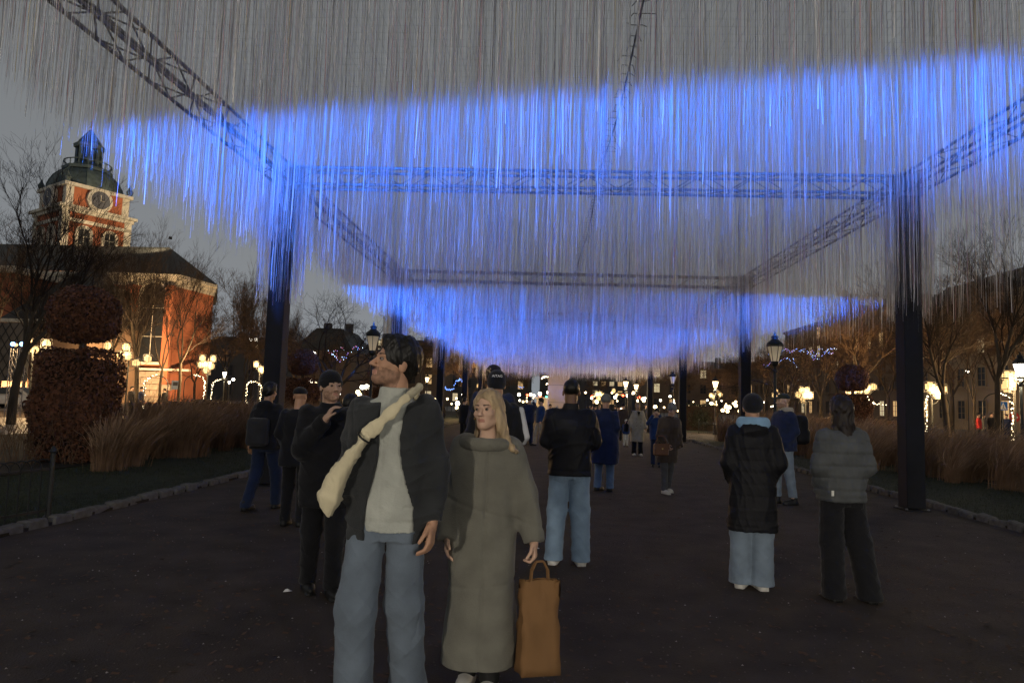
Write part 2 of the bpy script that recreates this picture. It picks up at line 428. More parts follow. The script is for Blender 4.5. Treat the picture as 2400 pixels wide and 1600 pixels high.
# the hanging threads: flat strips, each its own length and twist
def sm(x): x = np.clip(x,0,1); return x*x*(3-2*x)
FOIL = .17
def hang(n, y0, y1, w0, seed):
    g_ = np.random.default_rng(seed)
    x = g_.uniform(NX0, NX1, n); y = g_.uniform(y0, y1, n)
    x = np.round(x/.075)*.075+g_.normal(0,.012,n); y = np.round(y/.15)*.15+g_.normal(0,.02,n)
    zb = 3.38+.62*sm((-x-3.2)/1.6)+.10*np.sin(x*1.9+y*.8)+.10*np.sin(y*1.35-x*.6)+g_.normal(0,.10,n)
    lift = sm((-x-4.4)/.8)*(.35+.35*np.abs(np.sin((y-Y1)*math.pi/SP)))
    zb = zb+lift*.7
    for cx in (CXL,CXR):
        for yy in YS[1:]:
            dd = np.hypot(x-cx,y-yy); zb = np.where(dd<.42, 3.28+g_.normal(0,.13,n), zb)
    zt = np.full(n, NZ)
    k = 7
    t = np.linspace(0,1,k)[None,:]
    tw0 = g_.uniform(0,6.28,n)[:,None]; tw = tw0+np.cumsum(g_.normal(0,.75,(n,k)),1)*(t>0)
    wv = g_.normal(0,.006,(n,k))*t; wv2 = g_.normal(0,.006,(n,k))*t
    px = x[:,None]+wv; py = y[:,None]+wv2; pz = zt[:,None]+(zb-zt)[:,None]*t
    mi0 = g_.choice(5, n, p=[.40,FOIL,.50-FOIL,.06,.04]); w = (w0*g_.lognormal(-.05,.4,n)*np.where(mi0==1,np.where(g_.random(n)<.30,3.6,1.3),np.where(mi0>2,1.5,.8)))[:,None]*np.where(t>.98,.5,1)
    A = np.stack([px+np.cos(tw)*w, py+np.sin(tw)*w, pz],-1); B = np.stack([px-np.cos(tw)*w, py-np.sin(tw)*w, pz],-1)
    V = np.stack([A,B],2).reshape(n,-1,3)
    q = np.array([(2*i,2*i+1,2*i+3,2*i+2) for i in range(k-1)])
    F = (q[None]+np.arange(n)[:,None,None]*(2*k)).reshape(-1,4)
    mi = mi0.repeat(k-1)
    return V.reshape(-1,3), F, mi
Vs=[];Fs=[];Ms=[];o0=0
DEN = 84
for (y0,y1,dn,w0,sd) in ((-1.2,Y1+SP,DEN,.0011,1),(Y1+SP,YS[4],DEN*.8,.0015,2),(YS[4],NY1,DEN*.6,.0020,3)):
    FOIL = .20 if sd==1 else .24
    V,F,mi = hang(int((NX1-NX0)*(y1-y0)*dn), y0, y1, w0, sd); Vs.append(V); Fs.append(F+o0); Ms.append(mi); o0 += len(V)
# denser sleeves of thread round each column
g_ = np.random.default_rng(77)
for cx in (CXL,CXR):
    for i,yy in enumerate(YS[1:]):
        n = 340; V,F,mi = hang(n, yy-.3, yy+.3, .0014, 100+i)
        V = V.reshape(n,-1,3); a = g_.uniform(0,6.28,n); r_ = g_.uniform(.23,.40,n)
        c0 = V[:,:2].mean(1)
        V[:,:,0] += (cx+np.cos(a)*r_*1.05-c0[:,0])[:,None]; V[:,:,1] += (yy+np.sin(a)*r_*1.05-c0[:,1])[:,None]
        zb = 3.30+g_.normal(0,.14,n); z = V[:,:,2]; V[:,:,2] = NZ+(z-NZ)*((zb-NZ)/(z.min(1)-NZ))[:,None]
        Vs.append(V.reshape(-1,3)); Fs.append(F+o0); Ms.append(mi); o0 += n*14
tag(obj('hanging_threads', mesh_np('hanging_threads', np.concatenate(Vs), np.concatenate(Fs), M_th, False, np.concatenate(Ms))),
    'thousands of thin silvery threads hanging from the net, lit blue by beams', kind='stuff')

# stage lights on the columns, throwing a blue beam through the threads
M_lens = mat('lamp_lens', (.2,.4,1), .2, 0, emit=4., ecol=(.15,.35,1))
def stage_light(loc, rz, lab, power, lo, hi, col=(.018,.165,1.), tilt=0, soft=.06, rollr=0., xlo=-9., xhi=9., grad=1.):
    t = thing('stage_light', lab, 'stage light', loc, rz, 'blue stage lights clamped to the canopy frame')
    b = MB(); b.box((0,.0,0),(.20,.26,.20)); o = b.build('housing', M_black, t); o.modifiers.new('b','BEVEL').width=.02
    b = MB(); b.box((-.12,0,.03),(.015,.05,.22)); b.box((.12,0,.03),(.015,.05,.22)); b.box((0,0,.147),(.255,.05,.014)); b.build('yoke', M_iron, t)
    b = MB(); b.tube((0,.131,0),(0,.142,0),.085,n=16); b.build('lens', M_lens, t)
    L = bpy.data.lights.new('beam','SPOT'); L.energy = power; L.color = col; L.spot_size = R(176); L.spot_blend = .2; L.shadow_soft_size = .06
    L.use_nodes = True; n = L.node_tree.nodes; lk = L.node_tree.links
    em = [q for q in n if q.type=='EMISSION'][0]
    tc = n.new('ShaderNodeTexCoord'); sx_ = n.new('ShaderNodeSeparateXYZ'); lk.new(tc.outputs['Normal'], sx_.inputs[0])
    def mt(op, a, b_=None):
        q = n.new('ShaderNodeMath'); q.operation = op
        for i_, v in enumerate((a,b_)):
            if v is None: continue
            if isinstance(v,(int,float)): q.inputs[i_].default_value = v
            else: lk.new(v, q.inputs[i_])
        return q.outputs[0]
    rat = mt('DIVIDE', sx_.outputs['Y'], sx_.outputs['Z']); rat = mt('MULTIPLY', rat, SGN)
    def step(v, a, b_):
        q = n.new('ShaderNodeMapRange'); q.interpolation_type='SMOOTHSTEP'; lk.new(v,q.inputs[0]); q.inputs[1].default_value=a; q.inputs[2].default_value=b_; return q.outputs[0]
    rx_ = mt('MULTIPLY', mt('DIVIDE', sx_.outputs['X'], sx_.outputs['Z']), SGN)
    def azn(sc):
        q = n.new('ShaderNodeTexNoise'); q.noise_dimensions = '1D'; lk.new(rx_, q.inputs['W']); q.inputs['Scale'].default_value = sc; q.inputs['Detail'].default_value = 2; return q.outputs['Fac']
    rat = mt('ADD', rat, mt('MULTIPLY', mt('SUBTRACT', azn(38.), .5), .10))
    m_ = mt('MULTIPLY', step(rat, lo-soft, lo+soft), mt('SUBTRACT', 1., step(rat, hi-soft*.6, hi+soft*.6)))
    m_ = mt('MULTIPLY', m_, mt('ADD', grad, mt('MULTIPLY', step(rat, hi*.45, hi*.95), 1-grad)))
    m_ = mt('MULTIPLY', m_, mt('ADD', .08, mt('MULTIPLY', mt('POWER', azn(150.), 4.), 14.)))
    m_ = mt('MULTIPLY', m_, mt('MULTIPLY', step(rx_, xlo-.08, xlo+.08), mt('SUBTRACT', 1., step(rx_, xhi-.08, xhi+.08))))
    lk.new(m_, em.inputs['Strength'])
    o = bpy.data.objects.new('beam', L); link(o, t); o.location = (0,.16,0); o.matrix_local = Matrix.Translation((0,.16,0)) @ Matrix.Rotation(-rollr,4,'Y') @ Matrix.Rotation(R(90),4,'X')
    return t
SGN = -1.
stage_light((CXL+.05,YS[0]+.2,2.2), 0, 'blue stage light on the column left of the camera', 34000, .12, .492, rollr=.1, grad=.22, xlo=-.22)
stage_light((CXR-.05,YS[0]+.2,3.25), 0, 'blue stage light on the column right of the camera', 52000, .20, .492, rollr=.1, grad=.2, xhi=.22)
for i,zl,k,pw in ((1,3.52,.172,34000),(2,3.95,.112,34000),(3,4.12,.080,34000)):
    for sd,cx,a_,b_ in (('left',CXL*(1+.3/YS[i]),.07,1.0),('right',CXR*(1+.3/YS[i]),-1.0,-.07)):
        stage_light((cx,YS[i]+.30,zl), 0, 'blue stage light on the %s %s column, hidden in the threads'%(ORD[i-1],sd), pw*1.3, -.03, k, soft=.026, xlo=a_, xhi=b_)
# ================================================================== materials
M_ochre = mat('church_red_plaster', (.38,.125,.058), .88, .28, .35, .35, 7., detail=8)
M_cream = mat('cream_stone', (.62,.56,.44), .8, .12, 1.5, .2, 10.)
M_roof = mat('dark_sheet_roof', (.035,.036,.034), .6, .25, .6)
M_copper = mat('green_copper', (.075,.10,.095), .6, .3, 1.2)
M_glassd = mat('dark_window_glass', (.015,.017,.02), .35, .2, 3., spec=.5)
M_plinth = mat('granite_block', (.28,.22,.16), .85, .25, 2., .4, 12.)
M_trunk = mat('bark', (.055,.044,.032), .95, .35, 5., .5, 30., stretch=(1,1,.3))
M_twig = mat('twig', (.030,.022,.017), .95, .25, 3.)
M_twigw = mat('brown_twig', (.13,.082,.048), .95, .25, 3.)
M_beech = mat('dry_beech_leaf', (.105,.040,.018), .75, .55, 9., sheen=.1)
M_hedge = mat('hedge_leaf', (.030,.032,.018), .8, .5, 12.)
M_reed = mat('dry_grass', (.19,.115,.065), .85, .4, 3.)
M_reed2 = mat('seed_head', (.30,.20,.13), .9, .3, 5.)
M_lamp = mat('lit_lamp_glass', (.15,.12,.08), .4, 0, emit=7., ecol=(1,.74,.38))
M_lampw = mat('lit_white_lamp', (.15,.15,.15), .4, 0, emit=9., ecol=(1,.90,.70))
M_lantern = mat('lit_lantern_panel', (.10,.08,.05), .5, 0, emit=1.2, ecol=(1,.64,.25))
M_bulb = mat('string_bulb', (.9,.85,.7), .4, 0, emit=6., ecol=(1,.80,.48), nosample=True)
M_glassl = mat('unlit_lamp_glass_glow', (.80,.74,.62), .35, .05, 5., trans=.55, emit=.16, ecol=(1,.82,.56))  # faint emission put in for the light the unlit glass catches
M_winlit = mat('lit_window', (.8,.65,.4), .4, .0, emit=.55, ecol=(1,.60,.24), nosample=True)
M_winlit2 = mat('lit_window_pale', (.8,.75,.6), .4, .0, emit=.5, ecol=(1,.80,.45), nosample=True)
M_facade = mat('facade_plaster', (.36,.27,.17), .85, .15, .4, .2, 8.)
M_facade2 = mat('facade_brown', (.20,.135,.085), .85, .15, .4)
M_facade3 = mat('facade_grey', (.10,.095,.09), .85, .15, .4)

def win(parent, cx, cz, w, h, m, frame=M_cream, M_=None, arch=False, depth=.12, fw=.14, off=.06):
    """a window as frame + pane on a wall in the local XZ plane, outward = -Y; M_ places it"""
    b = MB()
    if arch:
        n = 10; r = w/2
        ol = [(-r-fw,-h/2-fw)]+[((r+fw)*math.cos(math.pi-math.pi*i/n), h/2-r+(r+fw)*math.sin(math.pi*i/n)) for i in range(n+1)]+[(r+fw,-h/2-fw)]
        il = [(-r,-h/2)]+[(r*math.cos(math.pi-math.pi*i/n), h/2-r+r*math.sin(math.pi*i/n)) for i in range(n+1)]+[(r,-h/2)]
    else:
        ol = [(-w/2-fw,-h/2-fw),(-w/2-fw,h/2+fw),(w/2+fw,h/2+fw),(w/2+fw,-h/2-fw)]
        il = [(-w/2,-h/2),(-w/2,h/2),(w/2,h/2),(w/2,-h/2)]
    k = len(ol); y0, y1 = -off-depth, .05
    vs = [(x,y0,z) for x,z in ol]+[(x,y0,z) for x,z in il]+[(x,y1,z) for x,z in ol]+[(x,y1,z) for x,z in il]
    fs = []
    for i in range(k):
        j = (i+1)%k; fs += [(i,j,k+j,k+i),(2*k+i,2*k+j,j,i),(k+i,k+j,3*k+j,3*k+i)]
    b.add(vs, fs)
    if M_ is None: M_ = Matrix()
    T = M_ @ Matrix.Translation((cx,0,cz))
    o = b.build('window', frame, parent); o.matrix_local = T
    p = MB(); p.add([(x,-off-.02,z) for x,z in il], [tuple(range(len(il)))]); q = p.build('pane', m, o)
    mbars = MB()
    if w > .5 and h > .9:
        mbars.box((0,-off-.05,0),(.06,.05,h*.98)); 
        for z in (-.18,.18): mbars.box((0,-off-.06,h*z),(w*.98,.04,.05))
        mbars.build('glazing_bar', frame, o)
    return o

# ================================================================== the church
ch = thing('church', 'red church with white trim, copper dome and lantern, floodlit behind bare trees', 'church', (0,0,0))
def wallq(b, p, q, z0, z1): b.add([(p[0],p[1],z0),(q[0],q[1],z0),(q[0],q[1],z1),(p[0],p[1],z1)], [(0,1,2,3)])
EZ = 15.4
cp = [(at(-160,700,80).x,80),(at(242,700,80).x,80),(at(403,700,80.0).x,80.6),(at(500,700,88).x,88),(at(488,700,104).x,104),(at(-160,700,80).x,100)]
b = MB(); b.prism(cp, 0, EZ); b.build('wall', M_ochre, ch)
def offp(poly, d):
    n = len(poly); c = Vector((sum(p[0] for p in poly)/n, sum(p[1] for p in poly)/n)); out = []
    for p in poly:
        v = Vector(p)-c; out.append((p[0]+v.x/abs(v.x)*d if abs(v.x)>1e-3 else p[0], p[1]+(v.y/abs(v.y))*d if abs(v.y)>1e-3 else p[1]))
    return out
b = MB(); b.prism(offp(cp,.25), EZ-1.3, EZ-.75); b.prism(offp(cp,.55), EZ-.75, EZ-.35); b.prism(offp(cp,.85), EZ-.35, EZ+.05); b.build('cornice', M_cream, ch)
# hipped roof with ridge
rp = offp(cp,.95); rz = 20.9
r0 = at(-160,600,90); r1 = at(398,574,90)
vs = [(x,y,EZ+.06) for x,y in rp]+[(r0.x,90,rz),(r1.x,90,rz)]
b = MB(); b.add(vs, [(0,1,7,6),(1,2,7),(2,3,7),(3,4,7),(4,5,6,7),(5,0,6)]); b.build('roof', M_roof, ch)
# pilasters, buttress strips
b = MB()
for px in (225,300,392):
    x = at(px,800,80).x; b.box((x,79.9,EZ/2-.5),(1.0,.5,EZ-1.6))
b.build('pilaster', M_ochre, ch)
# tall arched windows
for px,py,w,h in ((357,755,3.0,9.5),(283,760,2.2,8.0)):
    p = at(px,py,79.9); win(ch, p.x, p.z, w, h, M_glassd, M_cream, Matrix.Translation((0,79.95,0)), True, .2, .3)
dv = Vector((cp[3][0]-cp[2][0], cp[3][1]-cp[2][1])); an = math.atan2(dv.y,dv.x)
Mf = Matrix.Translation((cp[2][0],cp[2][1],0)) @ Matrix.Rotation(an,4,'Z')
# plinth of granite blocks
for row in range(5):
    x = at(150,800,80).x
    while x < cp[2][0]-.3:
        L = random.uniform(.8,1.5); b = MB(); b.box((x+L/2,79.75+random.uniform(-.03,.03),.42+row*.74),(L-.06,.5,.68)); b.build('stone', M_plinth, ch); x += L
b = MB(); b.box((at(300,800,80).x-8,79.7,4.0),(32,.7,.25)); b.build('plinth_moulding', M_cream, ch)
# left hand transept: lower roof and gabled side seen between the first trees
b = MB()
A = at(-60,640,72); Bp = at(68,640,72); c_ = at(62,800,72)
b.box(((at(-120,0,72).x+at(112,0,72).x)/2,75,6.9),(at(112,0,72).x-at(-120,0,72).x,8,13.8)); b.build('side_aisle', M_ochre, ch)
b = MB(); b.box(((at(-120,0,72).x+at(116,0,72).x)/2,74.8,14.0),(at(116,0,72).x-at(-120,0,72).x+.6,8.8,.7)); b.build('aisle_cornice', M_cream, ch)
p = [at(62,728,70),at(128,612,70),at(250,600,70),at(300,668,70)]
xs = [q.x for q in p]
b = MB(); x0,x1 = at(70,0,68).x, at(262,0,68).x
b.add([(x0,68,8.4),(x1,68,8.4),(x1,79,8.4),(x0,79,8.4),(x0+4.2,74,14.8),(x1-2.4,74,14.8)], [(0,1,5,4),(1,2,5),(2,3,4,5),(3,0,4)]); b.build('porch_roof', M_roof, ch)
b = MB(); b.box(((x0+x1)/2,73.5,4.2),(x1-x0-1.,10,8.4)); b.build('porch_wall', mat('porch_plaster',(.16,.10,.06),.85,.2,.5), ch)
b = MB(); b.box(((x0+x1)/2,68.3,8.25),(x1-x0+.2,.7,.35)); b.build('porch_eave', M_cream, ch)
# tower: local frame, corner towards the viewer
tc_ = at(186,500,97); TW = 9.2; rot = R(32)
tw = thing('church_tower', 'square church tower with arched belfry windows, clock dials and dark copper dome', 'tower', (tc_.x, 98, 0), -rot)
T2 = TW/2
def K2(px,py,Y=92): return at(px,py,Y).z
zA = K2(163,560); zB = K2(163,485)
b = MB(); b.box((0,0,zB/2),(TW,TW,zB)); b.build('wall', M_ochre, tw)
b = MB()
for dz,ex,h in ((zB-.25,.35,.5),(zB+.2,.7,.4),(zB-1.6,.15,.5),(zA-2.6,.25,.6)):
    b.box((0,0,dz),(TW+2*ex,TW+2*ex,h))
for sx_ in (-1,1):
    for sy_ in (-1,1): b.box((sx_*(T2-.35),sy_*(T2-.35),(zA-2.6+zB)/2),(1.0,1.0,zB-zA+2.2))
b.build('cornice', M_cream, tw)
zC = zB+3.4
b = MB(); b.box((0,0,(zB+zC)/2),(TW-.7,TW-.7,zC-zB)); b.build('clock_storey', M_ochre, tw)
b = MB()
b.box((0,0,zC+.1),(TW+.2,TW+.2,.5))
for sx_ in (-1,1):
    for sy_ in (-1,1): b.box((sx_*(T2-.75),sy_*(T2-.75),(zB+zC)/2+.1),(1.0,1.0,zC-zB-.3))
b.build('clock_cornice', M_cream, tw)
for k in range(4):
    Mk = Matrix.Rotation(k*math.pi/2,4,'Z') @ Matrix.Translation((0,-T2,0))
    for x in (-1.75,1.75): win(tw, x, zA+.2, 1.5, 3.6, M_glassd, M_cream, Mk, True, .25, .42)
    # clock dial with white surround
    Md = Mk @ Matrix.Translation((0,-.05,zB+1.95)) @ Matrix.Rotation(math.pi/2,4,'X')
    o = MB().lathe([(1.75,-.3),(1.75,.25),(1.35,.35)],20).build('clock_surround', M_cream, tw); o.matrix_local = Md
    o2 = MB().lathe([(1.3,.2),(1.3,.38)],20).build('dial', mat('clock_dial',(.11,.11,.12),.5,.1), o)
    h_ = MB(); h_.box((0,.35,.4),(.09,.8,.04)); h_.box((.25,-.1,.4),(.55,.09,.04)); h_.build('clock_hand', M_cream, o)
# dome, lantern and finial (octagonal)
D0 = zC+.35
dz = lambda py: K2(205,py,97)
dome = [(4.9,0),(4.95,.5),(4.7,1.6),(4.2,2.9),(3.5,3.9),(2.9,4.4),(2.6,4.6)]
sc_ = (dz(398)-D0)/4.6
b = MB(); b.lathe([(r,D0+z*sc_) for r,z in dome],8); o = b.build('dome', M_copper, tw)
b = MB()
for i in range(8):
    t = 2*math.pi*(i+.5)/8
    for (r0_,z0_),(r1_,z1_) in zip(dome[:-1],dome[1:]): b.tube((r0_*math.cos(t),r0_*math.sin(t),D0+z0_*sc_),(r1_*math.cos(t),r1_*math.sin(t),D0+z1_*sc_),.11,n=5)
b.build('dome_rib', M_copper, tw)
z1 = dz(398); z2 = dz(345); z3 = dz(334); z4 = dz(315); z5 = dz(296)
b = MB(); b.lathe([(3.3,z1-.2),(3.3,z1+.25)],8); b.lathe([(2.0,z1+.2),(1.9,z1+1.0)],8); b.build('gallery', M_copper, tw)
b = MB()
for i in range(16):
    t = 2*math.pi*i/16; b.tube((3.15*math.cos(t),3.15*math.sin(t),z1+.2),(3.15*math.cos(t),3.15*math.sin(t),z1+1.1),.06,n=4)
b.lathe([(3.2,z1+1.05),(3.2,z1+1.18),(3.08,z1+1.18),(3.08,z1+1.05)],16,caps=False); b.build('railing', M_copper, tw)
b = MB()
for i in range(8):
    t = 2*math.pi*(i+.5)/8; b.tube((1.55*math.cos(t),1.55*math.sin(t),z1+.6),(1.55*math.cos(t),1.55*math.sin(t),z2),.27,n=6)
b.build('lantern_column', M_copper, tw)
b = MB(); b.lathe([(1.05,z1+.6),(1.05,z2)],8); b.build('lantern_core', M_copper, tw)
b = MB(); b.lathe([(2.05,z2),(2.1,z2+.5),(1.6,z3),(1.45,z3+.5),(.95,z4),(.55,z4+.5),(.5,z5-.6),(.12,z5-.2)],8); b.build('lantern_cap', M_copper, tw)
b = MB(); b.tube((0,0,z5-.3),(0,0,z5+1.2),.07,n=5); b.lathe([(.02,z5-.1),(.25,z5+.1),(.25,z5+.25),(.02,z5+.45)],8); b.build('finial', mat('gilt',(.5,.38,.12),.4,.1,metal=.6), tw)
# roof vases at the dome foot
b = MB()
for sx_ in (-1,1):
    for sy_ in (-1,1): b.lathe([(.3,zC+.35),(.5,zC+1.0),(.2,zC+1.5),(.05,zC+2.0)],8,(sx_*(T2-.3),sy_*(T2-.3),0))
b.build('urn', M_copper, tw)

# floodlights that light the church (real fittings on the ground and the roof)
M_flood = mat('floodlight_lens', (1,.8,.5), .3, 0, emit=6., ecol=(1,.72,.40))
def floodlight(loc, target, power, col, lab, ang=70):
    t = thing('floodlight', lab, 'floodlight', loc, 0, 'floodlights aimed at the church')
    d = (Vector(target)-Vector(loc)); q = d.to_track_quat('-Z','Y').to_matrix().to_4x4()
    b = MB(); b.box((0,0,.12),(.35,.35,.22)); b.build('housing', M_iron, t).matrix_local = q
    b = MB(); b.box((0,0,-.005),(.3,.3,.012)); b.build('lens', M_flood, t).matrix_local = q
    L = bpy.data.lights.new('flood','SPOT'); L.energy = power; L.color = col; L.spot_size = R(ang); L.spot_blend = .6; L.shadow_soft_size = .25
    o = bpy.data.objects.new('flood', L); link(o,t); o.matrix_local = q @ Matrix.Translation((0,0,-.06))
for i,(px,pw) in enumerate(((20,16000),(255,15000),(345,19000),(440,9000))):
    p = at(px,900,66); floodlight((p.x,66.5,.25),(at(px,700,80).x,80,9.), pw, (1,.66,.34), 'low floodlight in front of the church, %s'%['far left','left of the arched window','below the arched window','by the right corner'][i], 85)
fx = at(110,600,80)
floodlight((at(90,600,80).x,83,16.5),(tc_.x-2,96,27), 13000, (1,.76,.46), 'roof floodlight left of the tower', 90)
floodlight((at(330,600,80).x,86,21.3),(tc_.x+1,97,26), 14000, (1,.76,.46), 'roof floodlight right of the tower', 90)

# ================================================================== background buildings
def block(name, lab, x0, x1, y0, y1, h, m, side, rows, roof_h=3., pitch=3.7, ww=1.3, wh=2.0, litp=.3, rs=1, cornice=True, z0=2.2, dz_=3.6, roofm=M_roof, lit=None):
    """side: 'W' facade faces -X, 'S' facade faces the viewer (-Y), 'E' faces +X"""
    g_ = random.Random(rs)
    t = thing(name, lab, 'building', (0,0,0))
    b = MB(); b.box(((x0+x1)/2,(y0+y1)/2,h/2),(x1-x0,y1-y0,h)); b.build('wall', m, t)
    b = MB(); b.add([(x0-.3,y0-.3,h+.25),(x1+.3,y0-.3,h+.25),(x1+.3,y1+.3,h+.25),(x0-.3,y1+.3,h+.25),(x0+2.5,y0+2.5,h+roof_h),(x1-2.5,y0+2.5,h+roof_h),(x1-2.5,y1-2.5,h+roof_h),(x0+2.5,y1-2.5,h+roof_h)],
                    [(0,1,5,4),(1,2,6,5),(2,3,7,6),(3,0,4,7),(4,5,6,7)]); rf = b.build('roof', roofm, t)
    for k in range(2):
        b = MB(); b.box((x0+(x1-x0)*(.3+.4*k),(y0+y1)/2,h+roof_h+.5),(1.2,.8,1.6)); b.build('chimney', M_facade3, rf)
    if cornice: b = MB(); b.box(((x0+x1)/2,(y0+y1)/2,h),(x1-x0+.6,y1-y0+.6,.5)); b.box(((x0+x1)/2,(y0+y1)/2,4.6),(x1-x0+.24,y1-y0+.24,.3)); b.build('cornice', m, t)
    if side=='W': Mw = Matrix.Translation((x0,(y0+y1)/2,0)) @ Matrix.Rotation(-math.pi/2,4,'Z'); L = y1-y0
    elif side=='E': Mw = Matrix.Translation((x1,(y0+y1)/2,0)) @ Matrix.Rotation(math.pi/2,4,'Z'); L = y1-y0
    else: Mw = Matrix.Translation(((x0+x1)/2,y0,0)); L = x1-x0
    n = int(L/pitch)
    for r in range(rows):
        for i in range(n):
            mm = M_glassd
            if g_.random() < (lit[r] if lit else litp): mm = M_winlit if g_.random()<.55 else M_winlit2
            win(t, (i-(n-1)/2)*pitch, z0+r*dz_, ww, wh, mm, m, Mw, False, .1, .12)
    return t
block('apartment_building','long cream stone building behind the trees at the right edge', 47,62,56,90, 14.2, M_facade,'W',4, litp=.3, rs=3, lit=[.3,.12,.3,.08])
block('apartment_building','tall brown building with a lit top row behind the right trees', 47,63,93,138, 16.6, M_facade2,'W',5, litp=.22, rs=8, roof_h=1.2, dz_=3.2, lit=[.2,.05,.08,.7,.1])
block('apartment_building','farther dark building between the right lamps', 46,60,142,190, 11.5, M_facade2,'W',3, roof_h=1.2, litp=.18, rs=5)
block('apartment_building','dark brown house behind the forked tree on the left', at(738,0,105).x, at(866,0,105).x, 105,120, 8.2, M_facade2,'S',2, roof_h=4.0, litp=.0, rs=6, pitch=3.2)
block('apartment_building','low dark building behind the left treeline', at(520,0,130).x, at(720,0,130).x,130,145, 9.5, M_facade3,'S',3, litp=.12, rs=12, pitch=4.2)
block('office_building','far dark block with a row of lit windows under the threads', at(1290,0,185).x, at(1520,0,185).x,185,200, 9.2, M_facade3,'S',3, roof_h=.6, litp=.5, rs=4, pitch=2.2, ww=1.2, wh=1.1, dz_=2.4)
block('office_building','far dark block behind the centre lamps with a few lit windows', at(1080,0,180).x, at(1270,0,180).x,180,192, 10.5, M_facade3,'S',3, roof_h=1, litp=.2, rs=14, pitch=3.4)
block('apartment_building','far brown block left of the third black column', at(900,0,150).x, at(1075,0,150).x,150,165, 12.5, M_facade2,'S',4, roof_h=2, litp=.25, rs=21, pitch=3.6)
block('apartment_building','far brown block behind the warm lamps on the right', at(1530,0,165).x, at(1780,0,165).x,165,180, 10.5, M_facade2,'S',3, roof_h=2, litp=.3, rs=22, pitch=3.6)
# lattice screen left of the topiary (diamond bars)
t = thing('lattice_screen','dark diamond lattice screen between the first tree and the clipped beech','lattice')
x0_,x1_ = at(-30,0,50).x, at(135,0,50).x
b = MB(); b.box(((x0_+x1_)/2,50.35,4.1),(x1_-x0_,.25,4.4)); b.build('back_panel', mat('screen_cloth',(.12,.115,.11),.9,.2,1.), t)
me1 = MB().tube((0,0,0),(2.6,0,4.3),.03,n=4).mesh('slat', M_iron); me2 = MB().tube((0,0,4.3),(2.6,0,0),.03,n=4).mesh('slat', M_iron)
x = x0_-1.3
while x < x1_-1.4:
    obj('slat', me1, t, (x,50.1,2.)); obj('slat', me2, t, (x,50.06,2.)); x += .62
b = MB(); 
for x in (x0_+.1,(x0_+x1_)/2,x1_-.1): b.box((x,50.3,2.),(.16,.16,4.))
b.build('post', M_iron, t)
# pale monument block and kiosk in the middle
p = at(1308,930,60); w_ = 48/FPX*60
t = thing('monument_block','tall pale boxed-in monument behind the man in the black jacket','monument',(p.x,60,0))
b = MB(); b.box((0,.9,2.35),(w_,1.8,4.7)); b.build('shell', mat('grey_boarding',(.34,.30,.25),.85,.12,.8), t)
b = MB(); b.box((w_/2-.04,-.03,2.4),(.06,.04,4.8)); b.build('edge_strip', M_cream, t)
for z in (1.6,3.1):
    b = MB(); b.box((0,-.005,z),(w_*.98,.02,.03)); b.build('seam', M_facade3, t)
p = at(1271,930,56)
t = thing('kiosk','small cream slatted kiosk left of the pale monument','kiosk',(p.x,56,0))
b = MB(); b.box((0,.6,.9),(.9,1.1,1.8)); b.build('body', M_cream, t)
for k in range(6):
    b = MB(); b.box((0,.03,.35+k*.25),(.86,.03,.16)); b.build('slat', M_cream, t)
b = MB(); b.box((0,.6,1.9),(1.1,1.4,.14)); b.build('roof', M_cream, t)

# ================================================================== bare trees
def grow(seed, H, spread=.5, levels=6, upright=.35, r0=.13, trunk_frac=.22, fork=0, nb=(2,3), ratio=.78, minr=.004):
    g_ = random.Random(seed); segs = []
    def rec(p, d, L, r, lv):
        n = 3 if lv < 3 else 2
        for i in range(n):
            nd = (d+Vector((g_.gauss(0,1),g_.gauss(0,1),g_.gauss(0,.6)))*(.06 if lv==0 else .13)+Vector((0,0,upright*.12))).normalized()
            q = p+nd*(L/n); r2 = r*(.90 if lv else .93); segs.append((p,q,r,r2,lv)); p, d, r = q, nd, r2
            if lv>0 and lv<levels and g_.random()<.6:
                a = g_.uniform(0,6.28); o = nd.orthogonal().normalized(); o = Matrix.Rotation(a,3,nd) @ o
                rec(p,(nd+o*g_.uniform(.6,1.1)*spread*1.6).normalized(), L*ratio*g_.uniform(.5,.8), r*.5, lv+1 if lv+1<levels else levels)
        if lv < levels:
            k = g_.randint(*nb)+(1 if lv==0 else 0)
            a0 = g_.uniform(0,6.28)
            for j in range(k):
                a = a0+6.28*j/k+g_.uniform(-.4,.4); o = Matrix.Rotation(a,3,d) @ d.orthogonal().normalized()
                rec(p,(d+o*spread*g_.uniform(.5,1.2)).normalized(), L*ratio*g_.uniform(.75,1.1), max(minr,r*g_.uniform(.6,.78)), lv+1)
    rec(Vector((0,0,0)), Vector((0,0,1)), H*trunk_frac, r0, 0)
    top = max(s[1].z for s in segs); f = H/top
    return [(a*f if False else Vector((a.x*f,a.y*f,a.z*f)), Vector((b_.x*f,b_.y*f,b_.z*f)), r1, r2, lv) for a,b_,r1,r2,lv in segs]
